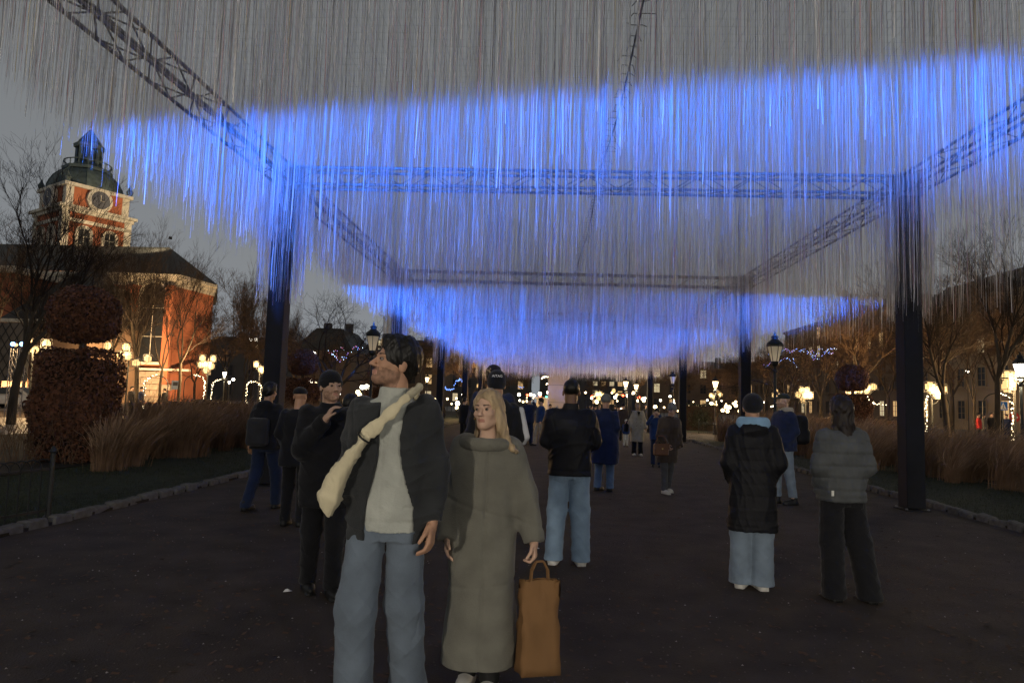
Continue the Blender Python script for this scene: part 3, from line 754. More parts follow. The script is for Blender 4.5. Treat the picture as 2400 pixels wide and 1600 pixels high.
def tubes(segs, sides):
    A = np.array([s[0][:] for s in segs]); B = np.array([s[1][:] for s in segs]); ra = np.array([s[2] for s in segs]); rb = np.array([s[3] for s in segs])
    d = B-A; d /= np.maximum(np.linalg.norm(d,axis=1,keepdims=True),1e-9)
    ref = np.where(np.abs(d[:,2:3])<.9, np.array([[0,0,1.]]), np.array([[1.,0,0]])); u = np.cross(d,ref); u /= np.linalg.norm(u,axis=1,keepdims=True); v = np.cross(d,u)
    V = []
    for P, r in ((A,ra),(B,rb)):
        for i in range(sides):
            t = 2*math.pi*i/sides; V.append(P+(u*math.cos(t)+v*math.sin(t))*r[:,None])
    V = np.stack(V,1); n = len(segs)
    q = np.array([(i,(i+1)%sides,sides+(i+1)%sides,sides+i) for i in range(sides)])
    F = (q[None]+np.arange(n)[:,None,None]*2*sides).reshape(-1,4)
    return V.reshape(-1,3), F
TREES = {}
def tree_kind(key, seed, H, twigm=M_twig, **kw):
    s = grow(seed, H, **kw)
    low = [q for q in s if q[4] <= 1]; hi = [q for q in s if q[4] > 1]
    V,F = tubes(low,7); t = mesh_np('trunk', V, F, M_trunk, True)
    V,F = tubes(hi,3); c = mesh_np('crown', V, F, twigm)
    TREES[key] = (t, c, H)
tree_kind('tall', 3, 12, spread=.42, upright=.5, r0=.17, levels=7, trunk_frac=.2)
tree_kind('tall2', 8, 12, spread=.38, upright=.6, r0=.14, levels=7, trunk_frac=.2)
tree_kind('slim', 15, 12, spread=.32, upright=.8, r0=.11, levels=6, trunk_frac=.22)
tree_kind('brown', 21, 10, M_twigw, spread=.5, upright=.4, r0=.14, levels=7, trunk_frac=.2, minr=.008)
tree_kind('brown2', 27, 10, M_twigw, spread=.55, upright=.3, r0=.13, levels=7, trunk_frac=.18, minr=.008)
tree_kind('poplar', 31, 15, M_twigw, spread=.16, upright=1.2, r0=.16, levels=7, trunk_frac=.12, ratio=.8)
tree_kind('low', 44, 6.5, spread=.75, upright=.1, r0=.13, levels=6, trunk_frac=.2, nb=(2,3), ratio=.8)
def tree(key, px, Y, H, lab, rz=None, wide=1., group=None):
    t_, c_, h0 = TREES[key]; p = at(px, 900, Y)
    t = thing('bare_tree', lab, 'tree', (p.x, Y, 0), random.uniform(0,6.28) if rz is None else rz, group or 'bare winter trees of the park')
    s = H/h0; t.scale = (s*wide, s*wide, s)
    obj('trunk', t_, t); obj('crown', c_, t); return t
tree('tall', 34, 27, 12.2, 'big bare tree at the left edge in front of the church', .6)
tree('tall2', 232, 44, 12.8, 'bare tree whose crown crosses the church tower')
tree('tall', 325, 42, 13.0, 'bare tree left of the arched church window', 2.2, .8)
tree('slim', 376, 46, 11.0, 'slim bare tree in front of the arched church window')
tree('slim', 421, 45, 12.6, 'dark slim bare tree at the right end of the church', 4.)
tree('brown', 530, 70, 14.0, 'bare tree just right of the church corner', 1.)
tree('poplar', 592, 76, 16.9, 'tall narrow bare poplar left of the first black column')
tree('poplar', 612, 80, 16.0, 'second narrow bare poplar beside the first black column', 1.7)
tree('poplar', 700, 84, 13.5, 'narrow bare poplar right of the first left column', 2.9)
tree('low', 800, 33, 6.7, 'low forked bare tree with blue lights left of the unlit lamp', .4, 1.15)
tree('brown2', 655, 62, 8.5, 'brown bushy bare tree hidden behind the first left column')
tree('brown', 900, 62, 8.0, 'brown bare tree behind the unlit lamp on the left', 2.)
tree('brown2', 985, 66, 8., 'brown bare tree behind the dark haired man', 3.)
tree('tall', 2221, 31, 10.2, 'tall bare tree just right of the tallest black column', 1.2)
tree('tall2', 2328, 29, 10.8, 'tall bare tree at the right edge behind the lanterns', 3.3)
tree('slim', 2282, 41, 8.5, 'slim bare tree between the two tall trees on the right')
tree('brown', 1925, 52, 9.6, 'brown bare tree above the small clipped beech on the right', .3)
tree('brown2', 2010, 48, 10.6, 'bushy brown bare tree left of the tallest black column', 1.9)
tree('brown', 2075, 58, 11.5, 'brown bare tree mostly hidden by the tallest black column', 4.1)
tree('low', 1848, 38, 5.9, 'spreading bare tree lit blue right of the unlit lamp', 1.0, 1.1)
tree('brown2', 1100, 58, 6.6, 'bare tree lit golden left of the black beanie', .8)
tree('brown', 1150, 64, 6.2, 'small golden lit bare tree behind the black beanie', 2.4)
tree('brown2', 1500, 60, 6.4, 'bare tree glowing behind the pair of lit lamps', 1.2)
tree('brown', 1680, 66, 7.2, 'brown bare tree between the third and second right columns', 5.)
tree('brown2', 1790, 70, 8.6, 'brown bare tree behind the unlit lamp on the right', 2.6)
tree('brown', 1395, 95, 6.8, 'far bare tree over the crowd in the middle', 3.6)
tree('brown2', 1240, 98, 6.9, 'far bare tree left of the pale monument', .2)
tree('brown', 2400, 45, 12.5, 'bare tree cut by the right edge', 5.2)
tree('brown2', 2150, 66, 12., 'brown bare tree behind the tallest column and its neighbour', 1.4)
tree('brown', 460, 62, 9.0, 'brown bare tree behind the lantern post near the church corner', 2.7)
tree('tall', 110, 58, 14.5, 'bare tree rising behind the ball of the large clipped beech', 2.5, .8)
tree('brown', 2230, 52, 11.5, 'brown bare tree behind the tall one right of the tallest column', 3.0)
tree('brown2', 2340, 56, 12.5, 'brown bare tree filling the gap at the right edge', .9)
tree('brown', 2120, 76, 12.5, 'far brown bare tree left of the tallest column', 2.2)
tree('brown2', 1960, 72, 11.0, 'far brown bare tree over the clipped beech on the right', 4.4)
tree('brown', 1860, 74, 9.8, 'far brown bare tree over the blue lit one', 5.4)
tree('brown2', 1730, 84, 8.5, 'far brown bare tree behind the second right column', 1.1)
tree('brown', 1600, 84, 8.0, 'far brown bare tree behind the third right column', .5)
tree('brown2', 570, 66, 9.5, 'brown bare tree left of the first column, in front of the poplars', 3.3)
tree('brown', 745, 74, 9.0, 'brown bare tree behind the forked one', 2.9)
tree('tall2', -30, 38, 13.5, 'bare tree cut by the left edge of the picture', 1.0)

# ================================================================== clipped beeches, hedges
def leafy(n, f, seed, sz=(.03,.055)):
    g_ = np.random.default_rng(seed); P, N = f(g_, n); s = g_.uniform(*sz, n)
    A = N+g_.normal(0,.8,(n,3)); A /= np.linalg.norm(A,axis=1,keepdims=True)
    u = np.cross(A, g_.normal(size=(n,3))); u /= np.linalg.norm(u,axis=1,keepdims=True); v = np.cross(A,u)
    V = np.stack([P+u*s[:,None], P+v*s[:,None]*.55, P-u*s[:,None], P-v*s[:,None]*.55],1)
    return V.reshape(-1,3), np.arange(4*n).reshape(-1,4)
def rboxpts(c, h, ex=5.):
    def f(g_, n):
        d = g_.normal(size=(n,3)); d /= np.linalg.norm(d,axis=1,keepdims=True); h_ = np.array(h)
        q = d/((np.abs(d/h_)**ex).sum(1)**(1/ex))[:,None]; N = np.sign(q)*np.abs(q/h_)**(ex-1)/h_; N /= np.linalg.norm(N,axis=1,keepdims=True)
        lump = 1+.035*np.sin(q[:,0:1]*7+q[:,2:]*5)+.025*np.sin(q[:,1:2]*9-q[:,2:]*8)
        return np.array(c)+q*lump-N*g_.exponential(.05,n)[:,None]+N*.05*g_.random((n,1)), N
    return f
def core(c, h, ex, m, name):
    return lambda P: None
BE = {}
def beech_meshes():
    bl = MB(); me = []
    V1,F1 = leafy(15000, rboxpts((0,0,1.14),(.66,.62,1.13),9.), 1)
    V2,F2 = leafy(9000, rboxpts((0,0,3.04),(.62,.60,.56),2.7), 2)
    BE['block'] = mesh_np('block_foliage', V1, F1, M_beech); BE['ball'] = mesh_np('ball_foliage', V2, F2, M_beech)
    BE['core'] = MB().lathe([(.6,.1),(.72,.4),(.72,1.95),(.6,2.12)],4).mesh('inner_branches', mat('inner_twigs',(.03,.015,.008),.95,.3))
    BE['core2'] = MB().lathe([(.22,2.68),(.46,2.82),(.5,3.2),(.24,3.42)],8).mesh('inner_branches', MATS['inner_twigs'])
    BE['trunk'] = MB().lathe([(.08,0),(.07,3.1)],7).mesh('trunk', M_trunk)
beech_meshes()
def topiary(px, Y, s, lab):
    p = at(px,900,Y); t = thing('clipped_beech', lab, 'topiary', (p.x,Y,.05), random.uniform(-.3,.3), 'clipped beeches, a ball on a block', s)
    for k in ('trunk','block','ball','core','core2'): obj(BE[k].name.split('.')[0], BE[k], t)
    return t
topiary(186, 14, 1.0, 'large rusty beech clipped to a ball over a square block, left foreground').rotation_euler = (0,0,.12)
topiary(708, 31, .98, 'smaller clipped beech right of the first left column')
topiary(1998, 32, 1.0, 'clipped beech with a ball top behind the woman in the grey puffer jacket')
topiary(885, 40, .9, 'distant clipped beech left of the dark haired man')
def hedge(lab, x0, x1, y, h, d=.9, n=6000, m=M_hedge, seed=1):
    t = thing('hedge', lab, 'hedge', ((x0+x1)/2, y, 0), 0, 'low clipped hedges')
    V,F = leafy(n, rboxpts((0,0,h/2),((x1-x0)/2,d/2,h/2),8.), seed, (.035,.06)); obj('foliage', mesh_np('foliage', V, F, m), t)
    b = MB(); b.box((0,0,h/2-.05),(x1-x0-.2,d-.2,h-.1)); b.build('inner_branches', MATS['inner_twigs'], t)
hedge('low dark hedge at the left edge below the silver car', at(-80,0,26).x, at(72,0,26).x, 26, 1.25, seed=2)
hedge('brown hedge left of the first black column, in front of the light arches', at(455,0,40).x, at(640,0,40).x, 40, 1.05, m=mat('brown_hedge_leaf',(.075,.05,.03),.8,.5,12.), seed=3)
hedge('hedge behind the litter bin', at(1000,0,38).x, at(1075,0,38).x, 38.5, 1.25, m=MATS['brown_hedge_leaf'], seed=4)
hedge('green hedge behind the low fence on the right', at(1606,0,46).x, at(1690,0,46).x, 46, 1.75, n=5000, seed=5)
hedge('long dark hedge behind the flat cap man', at(1880,0,44).x, at(2085,0,44).x, 44, 1.2, n=7000, m=MATS['brown_hedge_leaf'], seed=6)
hedge('hedge far behind on the left of the crowd', at(700,0,50).x, at(960,0,50).x, 50, 1.1, n=7000, seed=7)

# dry ornamental grass
def tuft(seed, n=230, H=1.15, lean=(.35,0)):
    g_ = np.random.default_rng(seed); k = 5; t = np.linspace(0,1,k)
    a = g_.uniform(0,6.28,n); r = np.abs(g_.normal(0,.13,n)); h = H*g_.uniform(.55,1.1,n); bend = g_.uniform(.05,.5,n)
    bx = np.cos(a)*r; by = np.sin(a)*r
    dx = np.cos(a)*bend+lean[0]*g_.uniform(.5,1.4,n); dy = np.sin(a)*bend+lean[1]
    X = bx[:,None]+dx[:,None]*t**2*h[:,None]; Y = by[:,None]+dy[:,None]*t**2*h[:,None]; Z = h[:,None]*(t-.22*t**3*bend[:,None]*2)
    ph = g_.uniform(0,6.28,n); w = (.0045*g_.uniform(.6,1.3,n))[:,None]*(1.05-t*.85)
    hd = g_.random(n) < .4
    w = np.where(hd[:,None]&(t>.7), .011*np.sin((t-.7)/.3*2.6+.3), w)
    ux = np.cos(ph)[:,None]*w; uy = np.sin(ph)[:,None]*w
    V = np.stack([np.stack([X+ux,Y+uy,Z],-1),np.stack([X-ux,Y-uy,Z],-1)],2).reshape(n,-1,3)
    q = np.array([(2*i,2*i+1,2*i+3,2*i+2) for i in range(k-1)])
    F = (q[None]+np.arange(n)[:,None,None]*2*k).reshape(-1,4)
    mi = (hd[:,None]&(np.arange(k-1)[None]>=2)).astype(int).ravel()
    return V.reshape(-1,3), F, mi
TU = [tuft(s, lean=(.30 if s%2 else .45, -.1)) for s in range(8)]
def grass_bed(lab, spots, seed):
    g_ = random.Random(seed); Vs=[];Fs=[];Ms=[];o_=0
    for x,y,s in spots:
        V,F,mi = g_.choice(TU); a = g_.uniform(-.5,.5); c,sn = math.cos(a),math.sin(a)
        W_ = V.copy(); W_[:,0] = (V[:,0]*c-V[:,1]*sn)*s+x; W_[:,1] = (V[:,0]*sn+V[:,1]*c)*s+y; W_[:,2] = V[:,2]*s+.05
        Vs.append(W_); Fs.append(F+o_); Ms.append(mi); o_ += len(V)
    tag(obj('ornamental_grass', mesh_np('ornamental_grass', np.concatenate(Vs), np.concatenate(Fs), [M_reed,M_reed2], False, np.concatenate(Ms))), lab, kind='stuff')
g_ = random.Random(4)
sp = []
for i in range(90):
    y = g_.uniform(11.2,21); sp.append((XL-2.2-g_.uniform(0,3.4)-(.0 if y>11.5 else .5), y, g_.uniform(.85,1.3)))
sp = [q for q in sp if q[0] > -.655*q[1]]
grass_bed('tall dry brown grass leaning over the left lawn', sp, 1)
sp = [(XR+2.6+g_.uniform(0,4.5), g_.uniform(9.0,19), g_.uniform(.8,1.25)) for i in range(95)]
grass_bed('tall dry brown grass at the right edge behind the tallest column', sp, 2)
sp = [(XR+1.8+g_.uniform(0,3.6), g_.uniform(19,31), g_.uniform(.9,1.3)) for i in range(70)]+[(XR+1.4+g_.uniform(0,2.6), g_.uniform(28,33), g_.uniform(1.0,1.4)) for i in range(24)]
grass_bed('dry grass clumps beyond the flat cap man on the right', sp, 3)
sp = [(XL-2.3-g_.uniform(0,4), g_.uniform(21,32), g_.uniform(.9,1.2)) for i in range(60)]
grass_bed('dry grass behind the walking man on the left', sp, 5)
# bare twiggy shrubs in the planting beds
V=[];F=[];o_=0
for i in range(70):
    left = g_.random()<.5
    x = XL-3.6-g_.uniform(0,5) if left else XR+4.0+g_.uniform(0,6); y = g_.uniform(8,24)
    s = []
    for k in range(16):
        a = g_.uniform(0,6.28); p0 = Vector((x+g_.gauss(0,.08),y+g_.gauss(0,.08),.05)); d = Vector((math.cos(a)*.35,math.sin(a)*.35,1)).normalized()
        h = g_.uniform(.5,1.2) if left else g_.uniform(.5,1.6); m1 = p0+d*h*.55; e1 = m1+(d+Vector((g_.gauss(0,.3),g_.gauss(0,.3),.1))).normalized()*h*.45
        s += [(p0,m1,.007,.005,0),(m1,e1,.005,.002,0)]
        s += [(m1,m1+(d+Vector((g_.gauss(0,.6),g_.gauss(0,.6),0))).normalized()*h*.35,.004,.002,0)]
    v,f = tubes(s,3); V.append(v); F.append(f+o_); o_ += len(v)
tag(obj('bare_shrubs', mesh_np('bare_shrubs', np.concatenate(V), np.concatenate(F), M_twigw)), 'leafless twiggy undergrowth in the planting beds', kind='stuff')
# ================================================================== lamps
LP = {}
def lamp_meshes():
    # hexagonal park lamp, 3.4 m to the finial
    LP['pole'] = MB().lathe([(.15,0),(.15,.12),(.12,.16),(.105,.55),(.115,.60),(.075,.66),(.05,.75),(.042,1.4),(.036,2.45),(.055,2.48),(.055,2.53),(.036,2.56),(.036,2.62)],12).mesh('pole', M_iron)
    b = MB(); b.lathe([(.03,2.60),(.09,2.66),(.10,2.70),(.10,2.73),(.03,2.74)],8)
    for i in range(6):
        t = 2*math.pi*(i+.5)/6; b.tube((.085*math.cos(t),.085*math.sin(t),2.72),(.175*math.cos(t),.175*math.sin(t),3.10),.008,n=4)
    b.lathe([(.185,3.09),(.195,3.10),(.195,3.13),(.185,3.14)],6); LP['frame'] = b.mesh('lantern_frame', M_iron)
    LP['glass'] = MB().lathe([(.082,2.735),(.172,3.095)],6).mesh('glass', M_glassl)
    LP['lit'] = MB().lathe([(.082,2.735),(.172,3.095)],6).mesh('glass', M_lamp)
    LP['litw'] = MB().lathe([(.082,2.735),(.172,3.095)],6).mesh('glass', M_lampw)
    LP['roof'] = MB().lathe([(.20,3.14),(.17,3.19),(.10,3.25),(.075,3.27),(.075,3.31),(.10,3.32),(.06,3.36),(.025,3.37),(.03,3.40),(.012,3.44),(.004,3.48)],10).mesh('roof', M_iron)
    LP['brk'] = MB().tube((0,0,2.45),(.18,0,2.62),.014,n=5).tube((0,0,2.45),(-.18,0,2.62),.014,n=5).mesh('bracket', M_iron)
    LP['mantle'] = MB().lathe([(.02,2.74),(.024,2.9),(.012,2.96)],8).mesh('mantle', mat('lamp_mantle',(.9,.88,.8),.4,0,emit=.6,ecol=(1,.85,.6), nosample=True))  # small glow put into the mantle though these lamps are unlit
lamp_meshes()
def lamp(p, lab, glass='glass', s=1., group='park lamps on tall posts', pl=0):
    t = thing('park_lamp', lab, 'street lamp', (p.x,p.y,0), random.uniform(0,1), group, s)
    for k in ('pole','frame','roof','brk'): obj(LP[k].name.split('.')[0], LP[k], t)
    obj('glass', LP[glass], t)
    if glass=='glass': obj('mantle', LP['mantle'], t)
    if pl:
        L = bpy.data.lights.new('lamp_light','POINT'); L.energy = pl; L.color = (1,.91,.76) if pl > 1000 else (1,.80,.52); L.shadow_soft_size = .15
        o = bpy.data.objects.new('lamp_light', L); link(o,t); o.location = (0,0,2.5)
    return t
lamp(atd(851,900,17.2), 'unlit pale glass park lamp left of the dark haired man, before the forked tree')
lamp(atd(1780,900,17.0), 'unlit park lamp with pale glass above the flat cap man')
lamp(atd(1545,900,36), 'unlit pale park lamp left of the third right column', s=1.0)
lamp(atd(1643,900,41), 'lit park lamp behind the fence on the right, near the long hedge', 'lit', pl=500)
lamp(atd(1437,900,46), 'lit park lamp over the trench coat woman', 'lit', pl=400)
lamp(atd(1461,900,52), 'second lit park lamp just right of the one over the trench coat woman', 'lit', pl=300)
lamp(atd(513,900,52), 'lit park lamp right of the lantern post by the church corner', 'litw', pl=400)
lamp(atd(2345,900,20.5), 'lit white park lamp at the right edge of the picture', 'litw', pl=350)
lamp(atd(980,900,60), 'park lamp glass glowing beside the third left column', 'lit', s=1.1)
lamp(atd(2290,900,64), 'small white lamp between the trees on the right', 'litw', s=.85)
lamp(atd(525,900,74), 'small far lamp below the lit one by the church', 'litw', s=.9)
# the same lamps go on behind the camera along the two sides of the path
lamp(Vector((-4.9,-7.5,0)), 'lit park lamp behind the camera on the left', 'litw', pl=2500).children
lamp(Vector((6.2,-9.0,0)), 'lit park lamp behind the camera on the right', 'litw', pl=2500)

# lantern posts: a post with arms and square lit lanterns at different heights
LM = {}
b = MB(); b.box((0,0,0),(.34,.34,.42)); LM['panel'] = b.mesh('panel', M_lantern)
import bmesh
_bm = bmesh.new(); _bm.from_mesh(LM['panel']); bmesh.ops.bevel(_bm, geom=_bm.edges[:], offset=.085, segments=2, affect='EDGES'); _bm.to_mesh(LM['panel']); _bm.free()
b = MB()
for sx_ in (-1,1):
    for sy_ in (-1,1): b.box((sx_*.175,sy_*.175,0),(.022,.022,.46))
for z in (-.225,.225):
    b.box((0,.175,z),(.37,.022,.022)); b.box((0,-.175,z),(.37,.022,.022)); b.box((.175,0,z),(.022,.37,.022)); b.box((-.175,0,z),(.022,.37,.022))
b.box((0,0,.25),(.30,.30,.03)); b.box((0,-.178,.02),(.34,.01,.012)); b.box((0,-.178,0),(.012,.01,.44)); LM['frame'] = b.mesh('lantern_frame', M_iron)
def lantern_post(px, Y, lab, offs, pl=150, s=1., H=3.1):
    """offs: (dx, z, size) of each lantern"""
    p = atd(px,900,Y); t = thing('lantern_post', lab, 'lantern post', (p.x,Y,0), 0, 'posts with clusters of lit lanterns', s)
    zmax = max(z for _,z,_ in offs)
    b = MB(); b.lathe([(.16,0),(.16,.08),(.05,.12),(.04,zmax)],8); b.build('pole', M_iron, t)
    for dx,z,sz in offs:
        dy = random.uniform(-.35,.35)
        b = MB(); b.path([(0,0,z-.5),(dx*.7,dy*.7,z-.42),(dx,dy,z-.26*sz)],.018,5); b.build('arm', M_iron, t)
        o = obj('lantern', LM['panel'], t, (dx,dy,z)); o.scale=(sz,)*3; o.rotation_euler=(0,0,random.uniform(-.4,.4)); obj('lantern_frame', LM['frame'], o)
    if pl:
        L = bpy.data.lights.new('lantern_glow','POINT'); L.energy = pl*6; L.color = (1,.62,.28); L.shadow_soft_size = .5
        o = bpy.data.objects.new('lantern_glow', L); link(o,t); o.location = (0,-.6,zmax-.3)
def zoff(y, Y, x): return atd(x,y,Y).z
def LO(px, Y, pts, sz=1.): return [((atd(x,y,Y).x-atd(px,900,Y).x), atd(x,y,Y).z, sz) for x,y in pts]
lantern_post(290, 40, 'lantern post with seven lit square lanterns right of the large clipped beech', LO(290,40,[(285,796),(275,815),(290,817),(303,819),(334,823),(246,794),(308,833)]), 420)
lantern_post(474, 46, 'lantern post with six lit lanterns in front of the church corner', LO(474,46,[(460,822),(487,823),(475,838),(465,838),(491,841),(473,850)]), 380)
lantern_post(68, 36, 'lantern post with two lit lanterns at the left edge of the clipped beech', LO(68,36,[(68,787),(71,803),(105,789)]), 320)
lantern_post(594, 52, 'lantern post half hidden by the first left column', LO(594,52,[(592,836),(606,851),(598,848)]), 240)
lantern_post(1850, 47, 'lantern post with six lit lanterns right of the flat cap man', LO(1850,47,[(1843,895),(1852,896),(1838,906),(1847,908),(1858,908),(1848,918)]), 360)
lantern_post(1975, 42, 'lantern post shining between ball and block of the clipped beech on the right', LO(1975,42,[(1952,885),(1966,896),(1977,896),(1988,890),(1994,897),(1952,900),(2008,888)],.85), 300)
lantern_post(2140, 34, 'lantern post just right of the tallest black column', LO(2140,34,[(2128,888),(2138,893),(2163,893),(2150,905)]), 300)
lantern_post(2330, 31, 'lantern post with large square lanterns at the right edge', LO(2330,31,[(2318,864),(2332,866),(2304,882),(2306,889)],1.05), 300)
lantern_post(1785, 60, 'small lantern post left of the flat cap man', LO(1785,60,[(1784,898),(1776,908),(1786,910)],.9), 160)
lantern_post(1640, 70, 'far lantern post right of the third right column', LO(1640,70,[(1652,902),(1632,908),(1640,911),(1656,906)],.9), 200)
lantern_post(1120, 55, 'bright cluster of lanterns left of the black beanie', LO(1120,55,[(1105,905),(1112,910),(1118,913),(1125,915),(1101,886),(1124,892)],.9), 260)
lantern_post(1376, 62, 'bright cluster of lanterns beside the black jacket man\'s ear', LO(1376,62,[(1370,906),(1378,905),(1384,908),(1374,915),(1390,914),(1410,897)],.9), 200)

# light arches wound with bulbs
def arch(px, Y, wpx, toppx, lab, half=None, pl=0):
    p = atd(px,900,Y); w = wpx*K/FPX*Y/2; zt = atd(px,toppx,Y).z
    t = thing('light_arch', lab, 'light arch', (p.x,Y,0), 0, 'arches wound with warm string lights')
    pts = []
    for i in range(29):
        a = math.pi*i/28
        pts.append((w*math.cos(a)*(1+.08*math.sin(a)), 0, max(0,zt-w*.9)+w*.9*math.sin(a)))
    pts = [(pts[0][0],0,0)]+pts+[(pts[-1][0],0,0)]
    b = MB(); b.path(pts,.03,5); b.build('hoop', M_iron, t)
    b = MB(); g_ = random.Random(int(px))
    for a_,c_ in zip(pts[:-1],pts[1:]):
        L_ = math.dist(a_,c_); n = max(1,int(L_/.085))
        for j in range(n):
            f = (j+g_.random())/n; q = [a_[i]+(c_[i]-a_[i])*f for i in range(3)]
            if half and ((half<0 and q[0]>.15*w) or (half>0 and q[0]<-.15*w)): continue
            r = g_.uniform(.025,.042); b.lathe([(.005,-r),(r,0),(.005,r)],4,(q[0]+g_.gauss(0,.03),g_.gauss(0,.05)-.04,q[2]+g_.gauss(0,.03)))
    o = b.build('bulbs', M_bulb, t); o['kind'] = 'stuff'
arch(358, 43, 56, 862, 'light arch below the arched church window', -1)
arch(446, 48, 50, 861, 'light arch left of the lit lamp, its right half shining', 1)
arch(506, 50, 40, 872, 'light arch right of the lit lamp by the church corner', -1)
arch(583, 52, 34, 876, 'small light arch just left of the first black column')
arch(2152, 36, 50, 905, 'light arch right of the tallest black column', -1)
arch(2290, 38, 62, 903, 'light arch at the far right between the two trees', 1)
# window with curtain of lights behind the arch left of the column
# far little lights along the street
FG = {}
for k,m in (('w',M_lampw),('y',M_lamp),('r',mat('red_lamp',(.9,.1,.05),.4,0,emit=8.,ecol=(1,.12,.05))),('g',mat('green_lamp',(.1,.9,.6),.4,0,emit=5.,ecol=(.1,1,.55))),('b',mat('blue_lamp',(.1,.3,1),.4,0,emit=10.,ecol=(.15,.35,1)))):
    FG[k] = MB().lathe([(.02,-.13),(.10,-.10),(.14,0),(.10,.10),(.02,.13)],8).mesh('globe', m)
FP = MB().lathe([(.06,0),(.035,1.),(.03,3.)],5).mesh('pole', M_iron)
FB = MB().tube((0,0,0),(0,-.5,0),.02,n=4).mesh('arm', M_iron)
def far_lamp(x, y, Y, k, lab, s=1.):
    q = atd(x,y,Y); t = thing('small_lamp', lab, 'lamp', (q.x,q.y,0), 0, 'small far lamps along the street')
    pz = obj('pole', FP, t); pz.scale = (1,1,max(.2,(q.z-.1)/3.)); o = obj('globe', FG[k], t, (0,0,q.z)); o.scale=(s*1.12,)*3
WORDS = {'w':'white','y':'warm yellow','r':'red','g':'green','b':'blue'}
FL = [(1192,906,90,'w',1.4,'left of the black beanie man\'s sleeve'),(1211,907,90,'r',1.,'above the navy jacket man'),(1219,906,85,'y',1.4,'above the man taking a picture'),(1227,908,85,'w',1.,'left of the red pair'),(1240,904,80,'w',1.4,'above the man with pale trousers'),(1241,909,80,'r',1.,'under a white one above the pale trousers man'),(1255,912,85,'g',1.,'left of the pale monument'),(1259,901,85,'w',1.3,'near the top left of the monument'),(1277,896,80,'w',1.4,'touching the monument\'s left side'),(1217,919,70,'y',1.2,'low above the crowd on the left'),(1211,921,70,'y',1.,'low beside another above the crowd'),(1263,920,70,'w',1.2,'above the kiosk'),
 (1360,911,90,'r',1.2,'touching the black jacket man\'s head'),(1371,922,75,'y',1.6,'in the glow beside the black jacket man'),(1388,912,88,'y',1.3,'right of the glow'),(1413,912,88,'w',1.4,'above the navy coat man'),(1417,906,92,'y',1.,'just over the white one above the navy coat'),(1431,908,90,'r',1.,'left of the first lit park lamp'),(1442,909,85,'w',1.3,'right under the first lit park lamp'),(1449,904,85,'w',1.3,'between the two lit park lamps'),(1455,902,85,'y',1.3,'close left of the second lit park lamp'),(1467,912,80,'r',1.1,'below the second lit park lamp'),(1476,916,80,'y',1.2,'right below the second lit park lamp'),(1481,914,80,'w',1.,'farthest right of that group'),
 (1505,934,60,'y',1.1,'left of the fourth right column'),(1546,927,60,'w',1.2,'right of the fourth right column'),(1537,938,62,'y',1.1,'low right of the fourth right column'),(1541,942,62,'y',1.,'lowest by the fourth right column'),(1546,941,62,'y',1.,'low beside the lowest one'),(1563,934,64,'y',1.1,'left of the unlit far lamp'),(1569,933,64,'y',1.1,'touching the unlit far lamp\'s pole'),(1575,943,66,'y',1.,'just left of the third right column'),
 (1604,934,70,'y',1.4,'just right of the third right column'),(1613,941,70,'y',1.1,'second from the third right column'),(1618,943,72,'y',1.,'third from the third right column'),(1628,940,74,'y',1.1,'left of the lit lamp pole'),(1634,927,74,'y',1.4,'over the row left of the lit lamp'),(1643,929,72,'y',1.2,'beside the lit lamp pole'),(1660,942,70,'y',1.2,'right of the lit lamp pole'),(1668,934,70,'y',1.3,'over the hedge on the right'),(1675,935,70,'y',1.3,'second over the hedge on the right'),(1671,944,68,'y',1.1,'low over the hedge'),(1690,931,66,'y',1.1,'near the second right column'),(1699,944,66,'y',1.1,'low near the second right column'),(1702,934,66,'y',1.2,'touching the second right column'),(1709,930,66,'y',1.2,'partly behind the second right column'),
 (999,918,70,'y',1.2,'above the hedge right of the man\'s shoulder'),(1003,928,72,'y',1.,'lower of a cluster by the man\'s shoulder'),(1008,925,72,'y',1.,'middle of the cluster by the man\'s shoulder'),(1011,932,74,'y',.9,'lowest of the cluster by the man\'s shoulder'),(1051,926,60,'w',1.3,'right of the third left column'),(1049,936,62,'y',1.,'below the white one right of the third left column'),(1063,936,64,'y',1.,'small, by the fourth left column'),(1085,928,60,'w',1.2,'right of the fourth left column'),(978,929,66,'w',1.,'at the man\'s collar'),(904,898,60,'w',1.5,'left of the man\'s chin'),(893,902,62,'y',1.,'small, left of the man\'s chin'),
 (832,889,58,'w',1.3,'left of the unlit lamp pole'),(842,889,58,'w',1.6,'brighter, left of the unlit lamp pole'),(822,900,56,'y',1.2,'among the grass left of the unlit lamp'),(826,906,56,'y',1.1,'lower, among the grass left of the unlit lamp'),(806,919,54,'y',1.1,'right of the beanie man\'s face'),(716,875,62,'w',1.5,'over the clipped beech behind the beanie man'),(725,880,64,'y',1.,'small, over the clipped beech behind the beanie man'),(740,878,64,'y',1.,'right of the clipped beech behind the beanie man'),(719,820,80,'w',1.1,'high between column and lamp'),(722,811,80,'w',1.3,'highest between column and lamp'),(575,780,85,'w',1.5,'high left of the first column, left of a pair'),(588,780,85,'w',1.4,'high left of the first column, right of a pair'),(590,796,85,'y',1.3,'below the pair left of the first column'),(536,871,70,'w',1.,'low between the arches'),(1946,938,60,'y',1.,'left of the grey puffer woman\'s head'),(2222,852,70,'w',1.,'high between the right trees')]
for x,y,Y,k,s,w_ in FL: far_lamp(x,y,Y,k,'small %s lamp %s'%(WORDS[k],w_),s)

